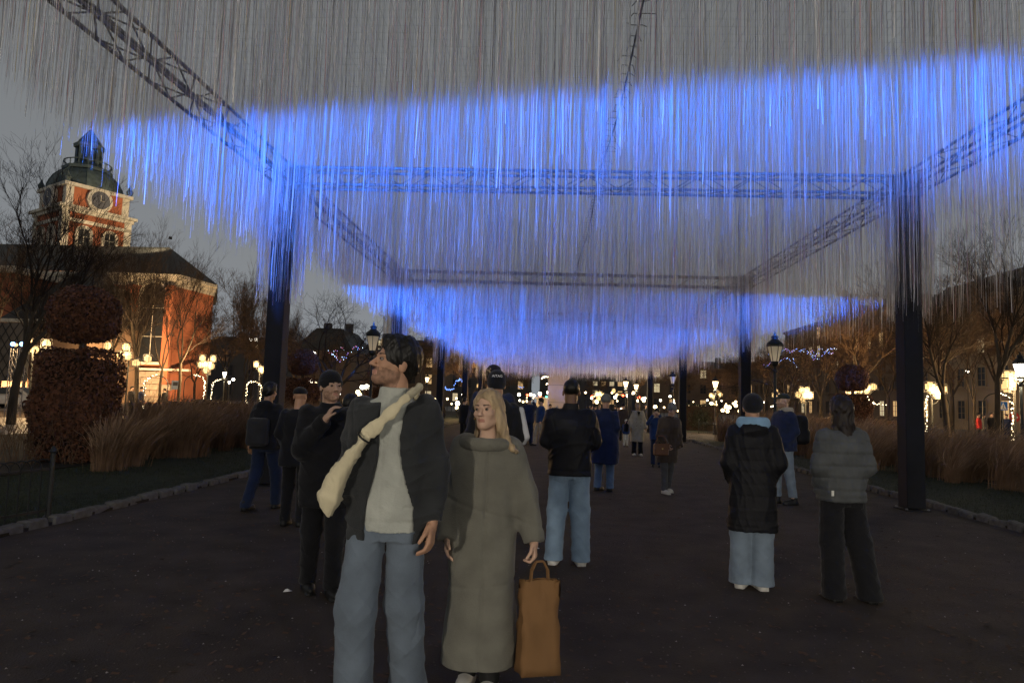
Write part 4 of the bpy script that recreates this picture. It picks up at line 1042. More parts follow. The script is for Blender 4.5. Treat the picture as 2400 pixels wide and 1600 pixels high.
g_ = random.Random(12)
NTH = 'first second third fourth fifth sixth seventh eighth ninth tenth eleventh twelfth thirteenth fourteenth fifteenth sixteenth seventeenth eighteenth nineteenth twentieth'.split()
for zone,(x0,x1),lab in (('a',(1172,1275),'tiny far lamp over the crowd left of the monument'),('b',(1340,1480),'tiny far lamp over the crowd right of the monument'),('c',(1510,1700),'tiny far lamp in the row beyond the right columns'),('d',(985,1100),'tiny far lamp in the row beyond the left columns'),('e',(690,900),'tiny far lamp behind the beanie man and forked tree'),('f',(1740,1830),'tiny far lamp around the flat cap man\'s head')):
    for k in range(int((x1-x0)/11)):
        n_ = int((x1-x0)/11); xx = x0+(x1-x0)*(k+g_.uniform(.1,.9))/n_
        far_lamp(xx, g_.uniform(900,940)+(8 if x0>1500 else 0), g_.uniform(70,110), g_.choice('yyyw'), lab+', %s from the left'%NTH[k], g_.uniform(.6,1.1))
# blue stage lights on lattice towers at the left edge
for px,lab in ((22,'lattice stand with a blue spotlight at the left edge'),(43,'second lattice stand with a blue spotlight, near the first tree')):
    p = atd(px,900,34); t = thing('spotlight_stand', lab, 'light stand', (p.x,34,0), .3, 'lattice stands with blue spotlights')
    zt = atd(px,790,34).z
    b = MB()
    for i in range(3):
        a = 2*math.pi*i/3; b.tube((.16*math.cos(a),.16*math.sin(a),0),(.16*math.cos(a),.16*math.sin(a),zt-.2),.025,n=5)
    b.build('leg', M_steel, t)
    b = MB(); n = int(zt/.4)
    for k in range(n):
        for i in range(3):
            a = 2*math.pi*i/3; c = a+2*math.pi/3; b.tube((.16*math.cos(a),.16*math.sin(a),k*.4),(.16*math.cos(c),.16*math.sin(c),min(zt-.2,k*.4+.4)),.012,n=4)
    o = b.build('lacing', M_steel, t); o['kind']='stuff'
    b = MB(); b.tube((0,.14,zt),(0,-.14,zt),.13,n=12); b.build('housing', M_iron, t)
    b = MB(); b.tube((0,-.142,zt),(0,-.15,zt),.11,n=12); b.build('lens', FG['b'].materials[0], t)
# blue and pink light strings in the forked tree
def light_string(loc, w, h, lab, n, cols, seed, r=.02):
    g_ = random.Random(seed); t = thing('light_string', lab, 'string lights', loc, 0, 'string lights in the branches')
    b = MB(); B2 = [MB() for _ in cols]; p = Vector((-w/2,0,0))
    while p.x < w/2:
        q = p+Vector((g_.uniform(.05,.22), g_.gauss(0,.2), g_.gauss(0,.16))); q.z = max(-h/2,min(h/2,q.z)); b.tube(p,q,.006,n=3)
        for k in range(n):
            f = p.lerp(q,(k+.5)/n)+Vector((g_.gauss(0,.02),g_.gauss(0,.02),g_.gauss(0,.03))); g_.choice(B2).lathe([(.003,-r*1.3),(r,0),(.003,r*1.3)],4,f)
        p = q
    b.build('wire', M_iron, t)
    for bb,m in zip(B2,cols):
        if bb.V: o = bb.build('bulbs', m, t); o['kind']='stuff'
Mb = mat('blue_bulb',(.2,.4,1),.4,0,emit=3.,ecol=(.16,.34,1.), nosample=True); Mv = mat('violet_bulb',(.6,.3,1),.4,0,emit=2.,ecol=(.55,.35,1.), nosample=True); Mk_ = mat('pink_bulb',(1,.4,.6),.4,0,emit=1.2,ecol=(1,.25,.4), nosample=True); Mw_ = mat('ice_bulb',(.7,.8,1),.4,0,emit=4.,ecol=(.6,.78,1.), nosample=True)
p = atd(808,815,32.5); light_string(p, 1.9, .6, 'violet and blue lights in the low forked tree', 2, [Mb,Mv,Mk_,Mw_], 3, .016)
p = atd(770,804,32.8); light_string(p, .8, .3, 'short pink and white light string left of the violet ones', 2, [Mk_,Mw_,Mv], 5, .014)
for i,(x,y,w_,h_) in enumerate(((1815,817,2.4,.9),(1862,806,2.6,.9),(1800,836,2.2,.7),(1890,812,1.4,.6))):  # bulbs added to imitate projected blue light on the branches
    p = atd(x,y,37.6+.2*i); light_string(p, w_, h_, 'added bulbs for blue projector glow on the spreading tree, %s'%['left of the crown middle','over the crown middle','low and left','at the right tips'][i], 2, [Mb,Mb,Mw_,Mv], 10+i, .015)
p = atd(1045,888,57); light_string(p, 1.6, 1.2, 'blue lights in the tree between third and fourth left columns', 2, [Mb], 21, .04)
p = atd(1002,930,62); light_string(p, .9, .3, 'small blue lights on the ground beside the third left column', 2, [Mb], 22, .03)
p = atd(1196,886,70); light_string(p, .6, .4, 'tiny blue lights in the far tree over the crowd', 2, [Mb], 23, .03)
for i,(x,y,Y,w_,h_,lb) in enumerate(((1265,871,82,2.2,.7,'golden light cluster high left of the monument'),(1262,884,82,.8,1.6,'golden lights hanging left of the monument'),(2005,912,31,.5,1.6,'golden lights hanging on the right clipped beech'))):
    p = atd(x,y,Y); light_string(p, w_, h_, lb, 3, [M_bulb], 31+i, .05 if Y>50 else .02)

# ================================================================== fences, bin, signs, car, litter
bar = MB().tube((0,0,0),(0,0,.62),.009,n=6).mesh('bar', M_iron)
def hoopmesh(w):
    pts = [(w/2*math.cos(math.pi*i/10),0,.62+.10*math.sin(math.pi*i/10)) for i in range(11)]
    return MB().path(pts,.008,5).mesh('hoop', M_iron)
hoop = hoopmesh(.26)
def fence(p0, p1, lab):
    p0=Vector(p0); p1=Vector(p1); L=(p1-p0).length; d=p1-p0
    t = thing('park_fence', lab, 'fence', p0, math.atan2(d.y,d.x), 'low hoop topped iron fences')
    for z in (.14,.60):
        b = MB(); b.box((L/2,0,z),(L,.012,.03)); b.build('rail', M_iron, t)
    n = int(L/.13)
    for i in range(n+1): obj('bar', bar, t, (i*L/n,0,0))
    for i in range(0,n-1): 
        if i%1==0: obj('hoop', hoop, t, ((i+1)*L/n,0,0))
    for x in (0,L):
        b = MB(); b.lathe([(.03,0),(.028,.78),(.04,.80),(.015,.86)],8,(x,0,0)); b.build('post', M_iron, t)
a = gndd(108,1205); a.z=.03; fence((a.x-.0,a.y,.03),(a.x-.5,a.y-3.2,.03), 'low black hoop topped fence at the lower left corner')
a = gndd(1605,995); fence((a.x,a.y,.0),(a.x+2.4,a.y-.6,.0), 'low fence left of the lit lamp on the right')
fence((a.x+.2,a.y+4,.0),(a.x+3.,a.y+4.4,.0), 'low fence in front of the green hedge on the right')
p = gndd(1022,990)
t = thing('litter_bin', 'dark litter bin beside the third left column', 'litter bin', (p.x+.05,30.6,0))
b = MB(); b.lathe([(.24,0),(.26,.06),(.26,.95),(.23,1.0)],14); b.build('body', M_iron, t)
b = MB(); b.lathe([(.28,.93),(.28,1.0),(.20,1.10),(.05,1.14)],14); b.build('lid', M_iron, t)
b = MB(); b.box((0,-.255,.78),(.22,.05,.12)); b.build('slot', M_black, t)
# signs at far right
def signpost(px, py, Y, lab):
    q = atd(px,py,Y); t = thing('road_sign', lab, 'road sign', (q.x,Y,0)); b = MB(); b.tube((0,.03,0),(0,.03,q.z+.25),.03,n=6); b.build('pole', M_iron, t); return t, q.z
t, z = signpost(2304,932,42,'blue square pedestrian crossing sign at the right')
b = MB(); b.box((0,0,z),(.5,.02,.5)); b.build('plate', mat('sign_blue',(.03,.16,.55),.4,.05), t)
b = MB(); b.add([(-.2,-.013,z-.2),(.2,-.013,z-.2),(0,-.013,z+.2)],[(0,1,2)]); b.build('triangle', mat('sign_white',(.8,.8,.8),.4,0), t)
b = MB(); b.box((0,-.016,z-.03),(.04,.003,.12)); b.tube((0,-.016,z-.09),(-.07,-.016,z-.18),.014,n=4); b.tube((0,-.016,z-.09),(.06,-.016,z-.18),.014,n=4); b.box((0,-.016,z+.06),(.04,.003,.04)); b.build('walking_figure', M_black, t)
t, z = signpost(2330,958,46,'round red sign near the crossing sign at the right')
b = MB(); b.tube((0,.01,z),(0,-.01,z),.33,n=20); b.build('plate', mat('sign_red',(.55,.04,.03),.4,.05), t)
b = MB(); b.box((0,-.014,z),(.42,.006,.10)); b.build('white_bar', MATS['sign_white'], t)
t, z = signpost(403,884,55,'small pale notice board by the church corner')
b = MB(); b.box((0,0,z),(.62,.03,.72)); b.build('plate', mat('notice',(.45,.5,.55),.4,.1), t)
b = MB(); b.box((0,-.02,z+.1),(.4,.006,.3)); b.build('drawing', M_facade3, t)
# car
def car(loc, rz, lab):
    t = thing('parked_car', lab, 'car', loc, rz)
    prof = [(-2.1,.30),(-2.15,.62),(-2.05,.86),(-1.55,.95),(-.95,1.40),(-.3,1.50),(.6,1.46),(1.3,1.02),(1.95,.90),(2.12,.70),(2.12,.30)]
    sil = mat('silver_paint',(.45,.46,.46),.35,.05,metal=.4)
    b = MB(); n = len(prof)
    ins = lambda z: .84 if z<.97 else .84-.28*(z-.97)/.5
    vs = [(x,-ins(z),z) for x,z in prof]+[(x,ins(z),z) for x,z in prof]
    b.add(vs, [(i,i+1,n+i+1,n+i) for i in range(n-1)]+[(n-1,0,n,2*n-1), tuple(range(n-1,-1,-1)), tuple(range(n,2*n))])
    o = b.build('body', sil, t); o.modifiers.new('b','BEVEL').width=.05
    g_ = MB()
    for s in (-1,1): g_.add([(-1.35,s*.845,1.0),(1.05,s*.845,1.02),(.52,s*.725,1.40),(-.35,s*.705,1.44),(-.9,s*.73,1.36)],[(0,1,2,3,4)])
    g_.add([(1.30,-.72,1.05),(1.30,.72,1.05),(.66,.62,1.45),(.66,-.62,1.45)],[(0,1,2,3)]); g_.build('window', M_glassd, t)
    for x in (-1.35,1.35):
        for s in (-1,1):
            w = MB().tube((x,s*.87,.32),(x,s*.68,.32),.32,n=18).build('wheel', M_black, t); MB().tube((x,s*.885,.32),(x,s*.86,.32),.19,n=12).build('rim', M_steel, w)
    for s in (-1,1):
        b = MB(); b.box((2.1,s*.6,.70),(.06,.32,.14)); b.build('headlight', mat('headlight',(.8,.8,.8),.2,0), t)
        b = MB(); b.box((-2.13,s*.62,.75),(.05,.26,.16)); b.build('tail_light', mat('tail_light',(.4,.02,.02),.3,0), t)
p = atd(38,892,46); car((p.x,46,.0), .05, 'silver car parked at the left edge behind the low hedge')

# litter on the ground
for x,y,lab in ((660,1361,'small white scrap of paper on the gravel left of the front man'),(1232,1262,'small white scrap of paper behind the blonde woman')):
    p = gndd(x,y); t = MB(); t.add([(-.03,-.02,.012),(.03,-.025,.02),(.035,.02,.012),(-.025,.022,.024),(0,0,.034)],[(0,1,4),(1,2,4),(2,3,4),(3,0,4)])
    o = t.build('paper_scrap', mat('white_paper',(.75,.75,.75),.8,.05), loc=p); tag(o, lab, 'litter')
# ================================================================== people
M_skin = mat('skin', (.46,.26,.165), .55, .08, 6., spec=.35)
M_skin2 = mat('skin_pale', (.56,.36,.26), .55, .08, 6., spec=.35)
M_skind = mat('skin_dark', (.16,.085,.05), .55, .08, 6., spec=.35)
M_lip = mat('lips', (.40,.19,.14), .45, .05)
M_stub = mat('stubble', (.27,.155,.105), .75, .3, 60.)
M_stub2 = mat('light_beard', (.36,.22,.15), .75, .3, 60.)
M_eye = mat('eye_white', (.20,.16,.14), .25, 0); M_iris = mat('iris', (.03,.02,.015), .15, 0)
M_hairk = mat('black_hair', (.008,.007,.006), .42, .3, 30., .6, 120., stretch=(1,1,.2))
M_hairb = mat('brown_hair', (.016,.010,.007), .5, .3, 30., .5, 120., stretch=(1,1,.2))
M_hairy = mat('blond_hair', (.37,.27,.16), .45, .35, 26., .6, 110., stretch=(1,1,.15))
M_hairg = mat('grey_hair', (.45,.44,.42), .6, .2, 30.)
def cloth(name, col, **kw):
    a = dict(rough=.9, var=.18, scale=7., bump=.35, bscale=130., sheen=.15, spec=.15); a.update(kw); return mat(name, col, **a)
C_black = cloth('black_cloth', (.012,.012,.014)); C_black2 = cloth('black_puffer', (.011,.011,.013), rough=.55, bump=.2, sheen=0)
C_jean = cloth('light_jeans', (.22,.31,.42)); C_jean2 = cloth('pale_wide_jeans', (.19,.24,.30)); C_front = cloth('blue_grey_trousers', (.13,.16,.20)); C_jeand = cloth('dark_jeans', (.014,.023,.055)); C_jeanm = cloth('mid_jeans', (.13,.20,.33))
C_char = cloth('charcoal_jacket', (.030,.032,.034)); C_grey = cloth('light_grey_sweater', (.40,.41,.37)); C_olive = cloth('olive_grey_coat', (.155,.15,.125)); 
C_navy = cloth('navy_coat', (.018,.026,.062)); C_blue = cloth('blue_jacket', (.022,.05,.15)); C_trench = cloth('beige_trench', (.46,.41,.32)); C_brown = cloth('brown_puffer', (.055,.040,.030), rough=.7)
C_gpuff = cloth('grey_puffer', (.085,.09,.092), rough=.65, bump=.2, sheen=.05); C_beige = cloth('beige_trousers', (.38,.33,.27)); C_dgrey = cloth('dark_grey_trousers', (.075,.075,.075))
C_cream = cloth('cream_canvas', (.60,.53,.36)); C_white = cloth('white_knit', (.7,.7,.68)); C_lblue = cloth('light_blue_hood', (.25,.42,.62)); C_tan = cloth('tan_cap', (.40,.30,.17)); C_hood = cloth('cream_hood', (.42,.38,.30)); C_gbean = cloth('grey_beanie', (.16,.16,.155)); C_cap = cloth('dark_green_cap', (.035,.04,.032))
M_shoeb = mat('black_shoe', (.012,.012,.012), .5, .2); M_shoew = mat('white_shoe', (.62,.60,.56), .6, .1); M_shoebr = mat('brown_shoe', (.03,.018,.012), .5, .2)
M_paper = mat('brown_paper', (.20,.105,.042), .8, .12, 4., .2, 30.); M_leath = mat('tan_leather', (.13,.055,.022), .45, .2, 8.)

def rotm(y, p=0, r=0): return np.array(Matrix.Rotation(y,3,'Z') @ Matrix.Rotation(p,3,'X') @ Matrix.Rotation(r,3,'Y'))
class Person:
    """shapes in a local frame, facing -Y, 1.75 m tall; the object's scale brings it to its real height"""
    def __init__(s, lab, pos, yaw, H, h, skin=M_skin, group=None, fem=False, pose=None, lean=0., kid=False, cat='person'):
        s.s = H/1.75; s.h = h/s.s; s.fem = fem
        P = dict(re=(-.218,.035,1.14), rw=(-.222,-.045,.895), le=(.218,.035,1.14), lw=(.222,-.045,.895), rf=(-.10,.0), lf=(.10,.0), hy=0., hp=0., hr=0., rk=0., lk=0., rcurl=.9, lcurl=.9, rz=0., lz=0., rd=None, ld=None)
        P.update(pose or {}); s.P = P; s.lean = lean
        s.sh = .148 if fem else .165
        L = lambda v: (v[0], v[1]-lean*max(0,v[2]-.95), v[2])
        s.L = L
        s.RS = np.array(L((-s.sh,.01,1.405))); s.LS = np.array(L((s.sh,.01,1.405)))
        s.RE, s.RW, s.LE, s.LW = [np.array(P[k],float) for k in ('re','rw','le','lw')]
        s.RH = np.array((-.088,.0,.92)); s.LH = np.array((.088,.0,.92))
        s.RA = np.array((P['rf'][0],P['rf'][1]+.02,.085+P['rz'])); s.LA = np.array((P['lf'][0],P['lf'][1]+.02,.085+P['lz']))
        mid = lambda a,b,k: (a+b)/2+np.array((0,-.025-k,.0))
        s.RK = mid(s.RH,s.RA,P['rk']); s.LK = mid(s.LH,s.LA,P['lk'])
        s.N = np.array(L((0,.015,1.47))); s.HC = np.array(L((0,-.012-P['hp']*.05,1.632)))
        s.HM = rotm(P['hy'],P['hp'],P['hr'])
        s.lab = lab; s.pos = pos; s.yaw = yaw; s.group = group; s.skin = skin; s.cat = cat
        s.root = None
    def head_local(s, P): return (P-s.HC)@s.HM
    def head(s, P, male=True, nose=1.):
        q = s.head_local(P); f = s.fem
        d = ell(q,(0,.014,.034),(.076,.097,.086))
        d = smin(d, ell(q,(0,-.022,-.042),(.056 if f else .060,.068,.076)), .03)
        d = smin(d, ell(q,(0,-.068,-.098),(.024,.024,.020)), .03)
        d = smin(d, rc(q,(.05,.0,-.07),(.012,-.062,-.102),.014,.014), .025); d = smin(d, rc(q,(-.05,.0,-.07),(-.012,-.062,-.102),.014,.014), .025)
        d = smin(d, ell(q,(0,-.078,.014),(.05,.016,.010)), .02)
        for sx in (-1,1): d = smin(d, ell(q,(sx*.040,-.062,-.030),(.022,.022,.018)), .02)
        for sx in (-1,1): d = smax(d, -ell(q,(sx*.031,-.101,-.004),(.019,.014,.011)), .010)
        d = smin(d, rc(q,(0,-.087,.002),(0,-.112*nose-.002,-.038),.0075,.0115), .010)
        for sx in (-1,1): d = smin(d, ell(q,(sx*.011,-.098,-.042),(.009,.010,.008)), .006)
        d = smin(d, ell(q,(0,-.091,-.0665),(.022,.008,.0055)), .005); d = smin(d, ell(q,(0,-.089,-.0765),(.018,.008,.0058)), .005)
        d = smax(d, -ell(q,(0,-.103,-.0715),(.024,.008,.0016)), .003)
        for sx in (-1,1): d = smin(d, ell(q,(sx*.079,.012,-.012),(.010,.021,.032)), .006)
        return d
    def hand(s, P, w, e, side, curl, hd=None):
        u = (w-e) if hd is None else np.array(hd,float); u = u/np.linalg.norm(u)
        n = np.array((-side*1.,0,0.)); n = n-u*(n@u)
        if np.linalg.norm(n) < .2: n = np.array((0,-1.,0))-u*(-u[1])
        n /= np.linalg.norm(n); v = np.cross(n,u)*(side); 
        if v[1] > 0 and abs(v[1])>.3: v = -v
        M_ = np.stack([u,v,n],1); q = (P-w)@M_
        d = rbox(q,(.052,0,0),(.045,.040,.0135),.012)
        d = smin(d, rc(q,(-.02,0,0),(.02,0,0),.026,.024), .02)
        for off,l in ((.030,.066),(.010,.076),(-.011,.070),(-.031,.054)):
            b = np.array((.093,off,0.)); c1 = curl*.55; c2 = curl*1.3
            m = b+l*.5*np.array((math.cos(c1),off*.6,math.sin(c1))); t = m+l*.5*np.array((math.cos(c2),off*.2,math.sin(c2)))
            d = smin(d, np.minimum(rc(q,b,m,.0095,.0088), rc(q,m,t,.0088,.0075)), .004)
        a = np.array((.022,.034,.006)); b = np.array((.060,.062,.014)); c = np.array((.090,.066,.020+.012*curl))
        d = smin(d, np.minimum(rc(q,a,b,.013,.0105), rc(q,b,c,.0105,.0085)), .010)
        return d
    def body_sdf(s, hands=True):
        P_ = s.P
        def f(P):
            P = np.asarray(P,float)
            d = loft(P, [(.84,.13,.09,s.L((0,0,.84))[1]),(.95,.145,.10,0),(1.10,.125,.085,s.L((0,0,1.10))[1]),(1.28,.150,.095,s.L((0,0,1.28))[1]),(1.38,.150,.085,s.L((0,0,1.38))[1]),(1.45,.07,.06,s.L((0,.01,1.45))[1])], 2.2)
            for a,b,c in ((s.RS,s.RE,s.RW),(s.LS,s.LE,s.LW)):
                d = smin(d, rc(P,a,b,.050,.038), .03); d = smin(d, rc(P,b,c,.038,.026), .02)
            for a,b,c in ((s.RH,s.RK,s.RA),(s.LH,s.LK,s.LA)):
                d = smin(d, rc(P,a,b,.075,.05), .03); d = smin(d, rc(P,b,c,.05,.036), .02)
                d = smin(d, ell(P,c+np.array((0,-.05,-.045)),(.035,.10,.035)), .02)
            d = smin(d, rc(P,s.N+np.array((0,.01,-.03)),s.HC+s.HM@np.array((0,.025,-.06)),.054 if s.fem else .060,.050 if s.fem else .057), .03)
            d = smin(d, s.head(P), .012)
            if hands:
                if P_['rcurl'] is not None: d = smin(d, s.hand(P,s.RW,s.RE,-1,P_['rcurl'],P_['rd']), .008)
                if P_['lcurl'] is not None: d = smin(d, s.hand(P,s.LW,s.LE,1,P_['lcurl'],P_['ld']), .008)
            return d
        return f
    def bounds(s, pad=.14):
        A = np.array([s.RS,s.LS,s.RE,s.LE,s.RW,s.LW,s.RA,s.LA,s.HC,s.RK,s.LK])
        lo = A.min(0)-pad; hi = A.max(0)+pad; lo[2] = min(lo[2],-.01); hi[2] = max(hi[2], s.HC[2]+.16); lo[1]-=.08; hi[1]+=.06
        return lo, hi
    def body(s, stubble=None, eyes=True):
        lo,hi = s.bounds(); V,Q = nets(s.body_sdf(), lo, hi, s.h)
        mats = [s.skin, M_lip]+([stubble] if stubble else [])
        c = V[Q].mean(1); q = s.head_local(c)
        mi = np.zeros(len(Q),int)
        if stubble:
            jaw = (q[:,2]<-.043)&(q[:,2]>-.135)&(q[:,1]<.022)&(np.abs(q[:,0])<.075)&((q[:,2]<-.058)|(np.abs(q[:,0])<.032)|(np.abs(q[:,0])>.045))&~((np.abs(q[:,0])<.022)&(q[:,2]>-.083)&(q[:,2]<-.060))
            mi[jaw] = 2
        lip = (np.abs(q[:,0])<.021)&(q[:,2]<-.062)&(q[:,2]>-.082)&(q[:,1]<-.083); mi[lip] = 1
        me = mesh_np('person', V, Q, mats, True, mi)
        s.root = obj('person', me, None, s.pos); s.root.rotation_euler = (0,0,s.yaw); s.root.scale = (s.s,)*3
        tag(s.root, s.lab, s.cat, s.group)
        if eyes:
            for sx in (-1,1):
                c_ = s.HC+s.HM@np.array((sx*.031,-.0815,-.004)); g = MB(); g.lathe([(.001,-.0105),(.0075,-.0075),(.0105,0),(.0075,.0075),(.001,.0105)],10); e_ = g.build('eye', M_eye, s.root, True); e_.location = c_
                fw = s.HM@np.array((0,-1,0)); g = MB(); g.tube(np.array(fw)*.0080,np.array(fw)*.0110,.0058,.0046,8); g.build('iris', M_iris, e_)
                def fb(P,sx=sx):
                    q = s.head_local(P); return rc(q,(sx*.016,-.094,.018),(sx*.046,-.080,.021),.0046,.003)
                c2 = s.HC+s.HM@np.array((sx*.03,-.088,.02)); sdf_obj('eyebrow', fb, c2-.04, c2+.04, .0035, M_hairk if not s.fem else M_hairb, s.root)
        return s
    def part(s, name, f, m, lo=None, hi=None, h=None, lab=None):
        if lo is None: lo,hi = s.bounds(.26)
        o = sdf_obj(name, f, lo, hi, h or s.h, m, s.root)
        if lab: o['label'] = lab
        return o
    # --- garments
    def top(s, m, hem=.86, loose=0., sl=(.068,.058,.048), flare=0., name='jacket', quilt=0., fold=.006, seed=1, collar=.0, hood=False, opening=None, cuff=.0, neck=1.475, sholder=0., slk=.05):
        L = s.L; f_ = s.fem
        k = .92 if f_ else 1.
        kn = [(hem,(.185+flare)*k+loose,.135+flare*.8+loose,L((0,0,hem))[1]),(1.0,(.180+flare*.5)*k+loose,.132+flare*.4+loose,L((0,0,1.0))[1]),(1.14,.178*k+loose,.130+loose,L((0,0,1.14))[1]),(1.28,.190*k+loose,.132+loose,L((0,0,1.28))[1]),
              (1.37,.190*k+loose+sholder,.118+loose*.8,L((0,.005,1.37))[1]),(1.425,.150*k+loose*.6+sholder,.095+loose*.5,L((0,.01,1.425))[1]),(neck-.01,.080+loose*.3,.074+loose*.3,L((0,.015,neck))[1]),(neck+collar,.072+loose*.2,.070+loose*.2,L((0,.015,neck))[1])]
        if hem < .98: kn = [q for q in kn if q[0] != 1.0 or hem < .97]
        def f(P):
            d = loft(P, kn, 2.5)
            for a,b,c in ((s.RS,s.RE,s.RW),(s.LS,s.LE,s.LW)):
                cc = c+(b-c)*cuff
                q = smin(rc(P,a,b,sl[0],sl[1]), rc(P,b,cc,sl[1],sl[2]), .025)
                dr = (c-b)/np.linalg.norm(c-b); q = np.maximum(q, (P-cc)@dr-.004)
                d = smin(d, q, slk)
            if hood:
                c0 = np.array(L((0,.105,1.435))); d = smin(d, ell(P,c0,(.125,.07,.085)), .03)
            d = d+folds(P, seed, fold)
            if quilt: d = d+quilt*(1-np.abs(np.sin(P[:,2]*math.pi/.105)))**2.5
            if opening is not None: d = np.maximum(d, opening(P))
            gr = lambda v,w: np.exp(-(v/w)**2)
            d = d+.0035*gr(P[:,2]-hem-.05,.008)+.003*gr(P[:,0],.006)*(P[:,1]<0)+.0035*gr(np.abs(P[:,0])-s.sh-.012+.25*(1.40-P[:,2]),.007)*(P[:,2]>1.22)
            for c,b in ((s.RW,s.RE),(s.LW,s.LE)):
                dr = (c-b)/np.linalg.norm(c-b); al = (P-c)@dr; d = d+.004*gr(al+.06,.007)*(_l(P-c)<.16)
            d = np.maximum(d, hem-P[:,2])
            return d
        return s.part(name, f, m)
    def trousers(s, m, r=(.098,.075,.070), seed=5, hem=.06, name='trousers', top_=1.0, fold=.005):
        def f(P):
            d = loft(P, [(.80,.165,.110,0),(.88,.170,.120,.005),(.96,.160,.112,.0),(top_,.150,.105,0)], 2.3)
            for a,b,c in ((s.RH,s.RK,s.RA),(s.LH,s.LK,s.LA)):
                e_ = c+np.array((0,0,-.03))
                q = smin(rc(P,a,b,r[0],r[1]), rc(P,b,e_,r[1],r[2]), .03); d = smin(d, q, .018)
            d = d+folds(P, seed, fold, 13., .5)+.5*fold*np.sin(P[:,2]*45+4*np.sin(P[:,0]*20))*np.exp(-((P[:,2]-.14)/.12)**2)
            X = np.abs(P[:,0]); Z = P[:,2]; g_ = lambda v,w: np.exp(-(v/w)**2)
            bk = P[:,1] > .02
            pk = np.maximum(np.abs(X-.088)-.058, np.abs(Z-.845-.02*(X-.088)/.058)-.068)          # back pockets, then yoke, slant pockets, seams and hem stitching
            d = d-np.where(bk, .0045*np.clip(-pk/.008,0,1), 0)+np.where(bk&(pk<.02), .003*g_(pk,.006), 0)
            d = d+np.where(~bk, .0045*g_((X-.125)*.75+(Z-.90)*.66,.006)*(Z>.82)*(Z<.97), 0)+.003*g_(P[:,1]-.012,.007)*(X>.10)*(Z<.82)
            d = d+.003*g_(P[:,0],.006)*(Z>.78)*(~bk)
            return np.maximum(d, np.maximum((min(s.RA[2],s.LA[2])-.085+hem)-P[:,2], P[:,2]-top_))
        lo,hi = s.bounds(.2); hi = hi.copy(); hi[2] = top_+.05; return s.part(name, f, m, lo, hi)
    def shoes(s, m, toe=(0.,0.), white_sole=False):
        for i,(c,t) in enumerate(((s.RA,toe[0]),(s.LA,toe[1]))):
            cs,sn = math.cos(t),math.sin(t); A = np.array([[cs,-sn,0],[sn,cs,0],[0,0,1]])
            z0 = c[2]-.085
            def f(P):
                q = (P-np.array((c[0],c[1],z0)))@A
                d = smin(ell(q,(0,-.075,.040),(.047,.125,.045)), rc(q,(0,.01,.05),(0,.015,.11),.046,.048), .04)
                d = smin(d, ell(q,(0,.02,.03),(.042,.06,.04)), .03)
                d = np.minimum(d, rbox(q,(0,-.06,.012),(.045,.135,.014),.012)+.010*np.maximum(0,(np.abs(q[:,1]+.06)-.09)/.045)**2)
                return np.maximum(d, -q[:,2]+.002)
            s.part('shoe', f, m, np.array((c[0]-.17,c[1]-.26,z0-.01)), np.array((c[0]+.17,c[1]+.16,z0+.19)), max(s.h,.008/s.s))
    def hpart(s, name, f, m, ext=.22, down=.22, lab=None, h=None):
        return s.part(name, lambda P: f(s.head_local(P)), m, s.HC-np.array((ext,ext,down)), s.HC+np.array((ext,ext,.2)), h, lab)
    def hair_short(s, m, vol=.016):
        def f(q):
            d = ell(q,(0,.020,.040),(.080+vol*.6,.102+vol*.5,.086+vol))
            d = smin(d, ell(q,(0,-.055,.095),(.060,.045,.030)), .03)          # fringe
            d = smin(d, ell(q,(0,.075,-.02),(.062,.040,.07)), .03)
            face = ell(q,(0,-.125,-.045),(.078,.085,.105)); d = smax(d, -face, .012)
            d = np.maximum(d, -(q[:,2]+.028+(.05*(q[:,1]>.03)))) if False else smax(d, -(q[:,2]+.030+.55*np.maximum(0,q[:,1]-.01)), .02)
            d = d+.0022*np.sin(q[:,0]*210+3*np.sin(q[:,2]*40)+q[:,1]*90)+.0016*np.sin(q[:,1]*190+q[:,2]*90)+.003*np.sin(q[:,0]*60+q[:,1]*75+q[:,2]*50)
            return d
        return s.hpart('hair', f, m)
    def hair_long(s, m, length=.3, front=False, vol=.014):
        def f(q):
            d = ell(q,(0,.018,.038),(.078+vol,.100+vol,.088+vol))
            b = rc(q,(0,.055,.0),(0,.085,-length),.080,.055); b = smin(b, rc(q,(-.05,.03,0),(-.075,.06,-length*.8),.045,.03), .03); b = smin(b, rc(q,(.05,.03,0),(.075,.06,-length*.9),.045,.032), .03)
            if front: b = smin(b, rc(q,(.075,.0,-.06),(.13,-.045,-length*.95),.028,.026), .03)
            d = smin(d, b, .03)
            face = ell(q,(0,-.125,-.055),(.072,.088,.112)); d = smax(d, -face, .012)
            return d+.004*np.sin(q[:,0]*120+4*np.sin(q[:,2]*18))+.003*np.sin(q[:,1]*130+3*np.sin(q[:,2]*25))
        return s.hpart('hair', f, m, .24, length+.14)
    def beanie(s, m, low=.012, slouch=.0, lab=None, name='beanie'):
        def f(q):
            d = ell(q,(0,.022+slouch,.042),(.091,.112,.098+slouch))
            d = np.maximum(d, low+.15*(-q[:,1])*.6-q[:,2]-.02)
            rim = np.abs(q[:,2]-(low+.01-.09*q[:,1])); d = d-.006*(rim<.028)
            return d+.0022*np.abs(np.sin(np.arctan2(q[:,1],q[:,0])*34))
        return s.hpart(name, f, m, lab=lab)
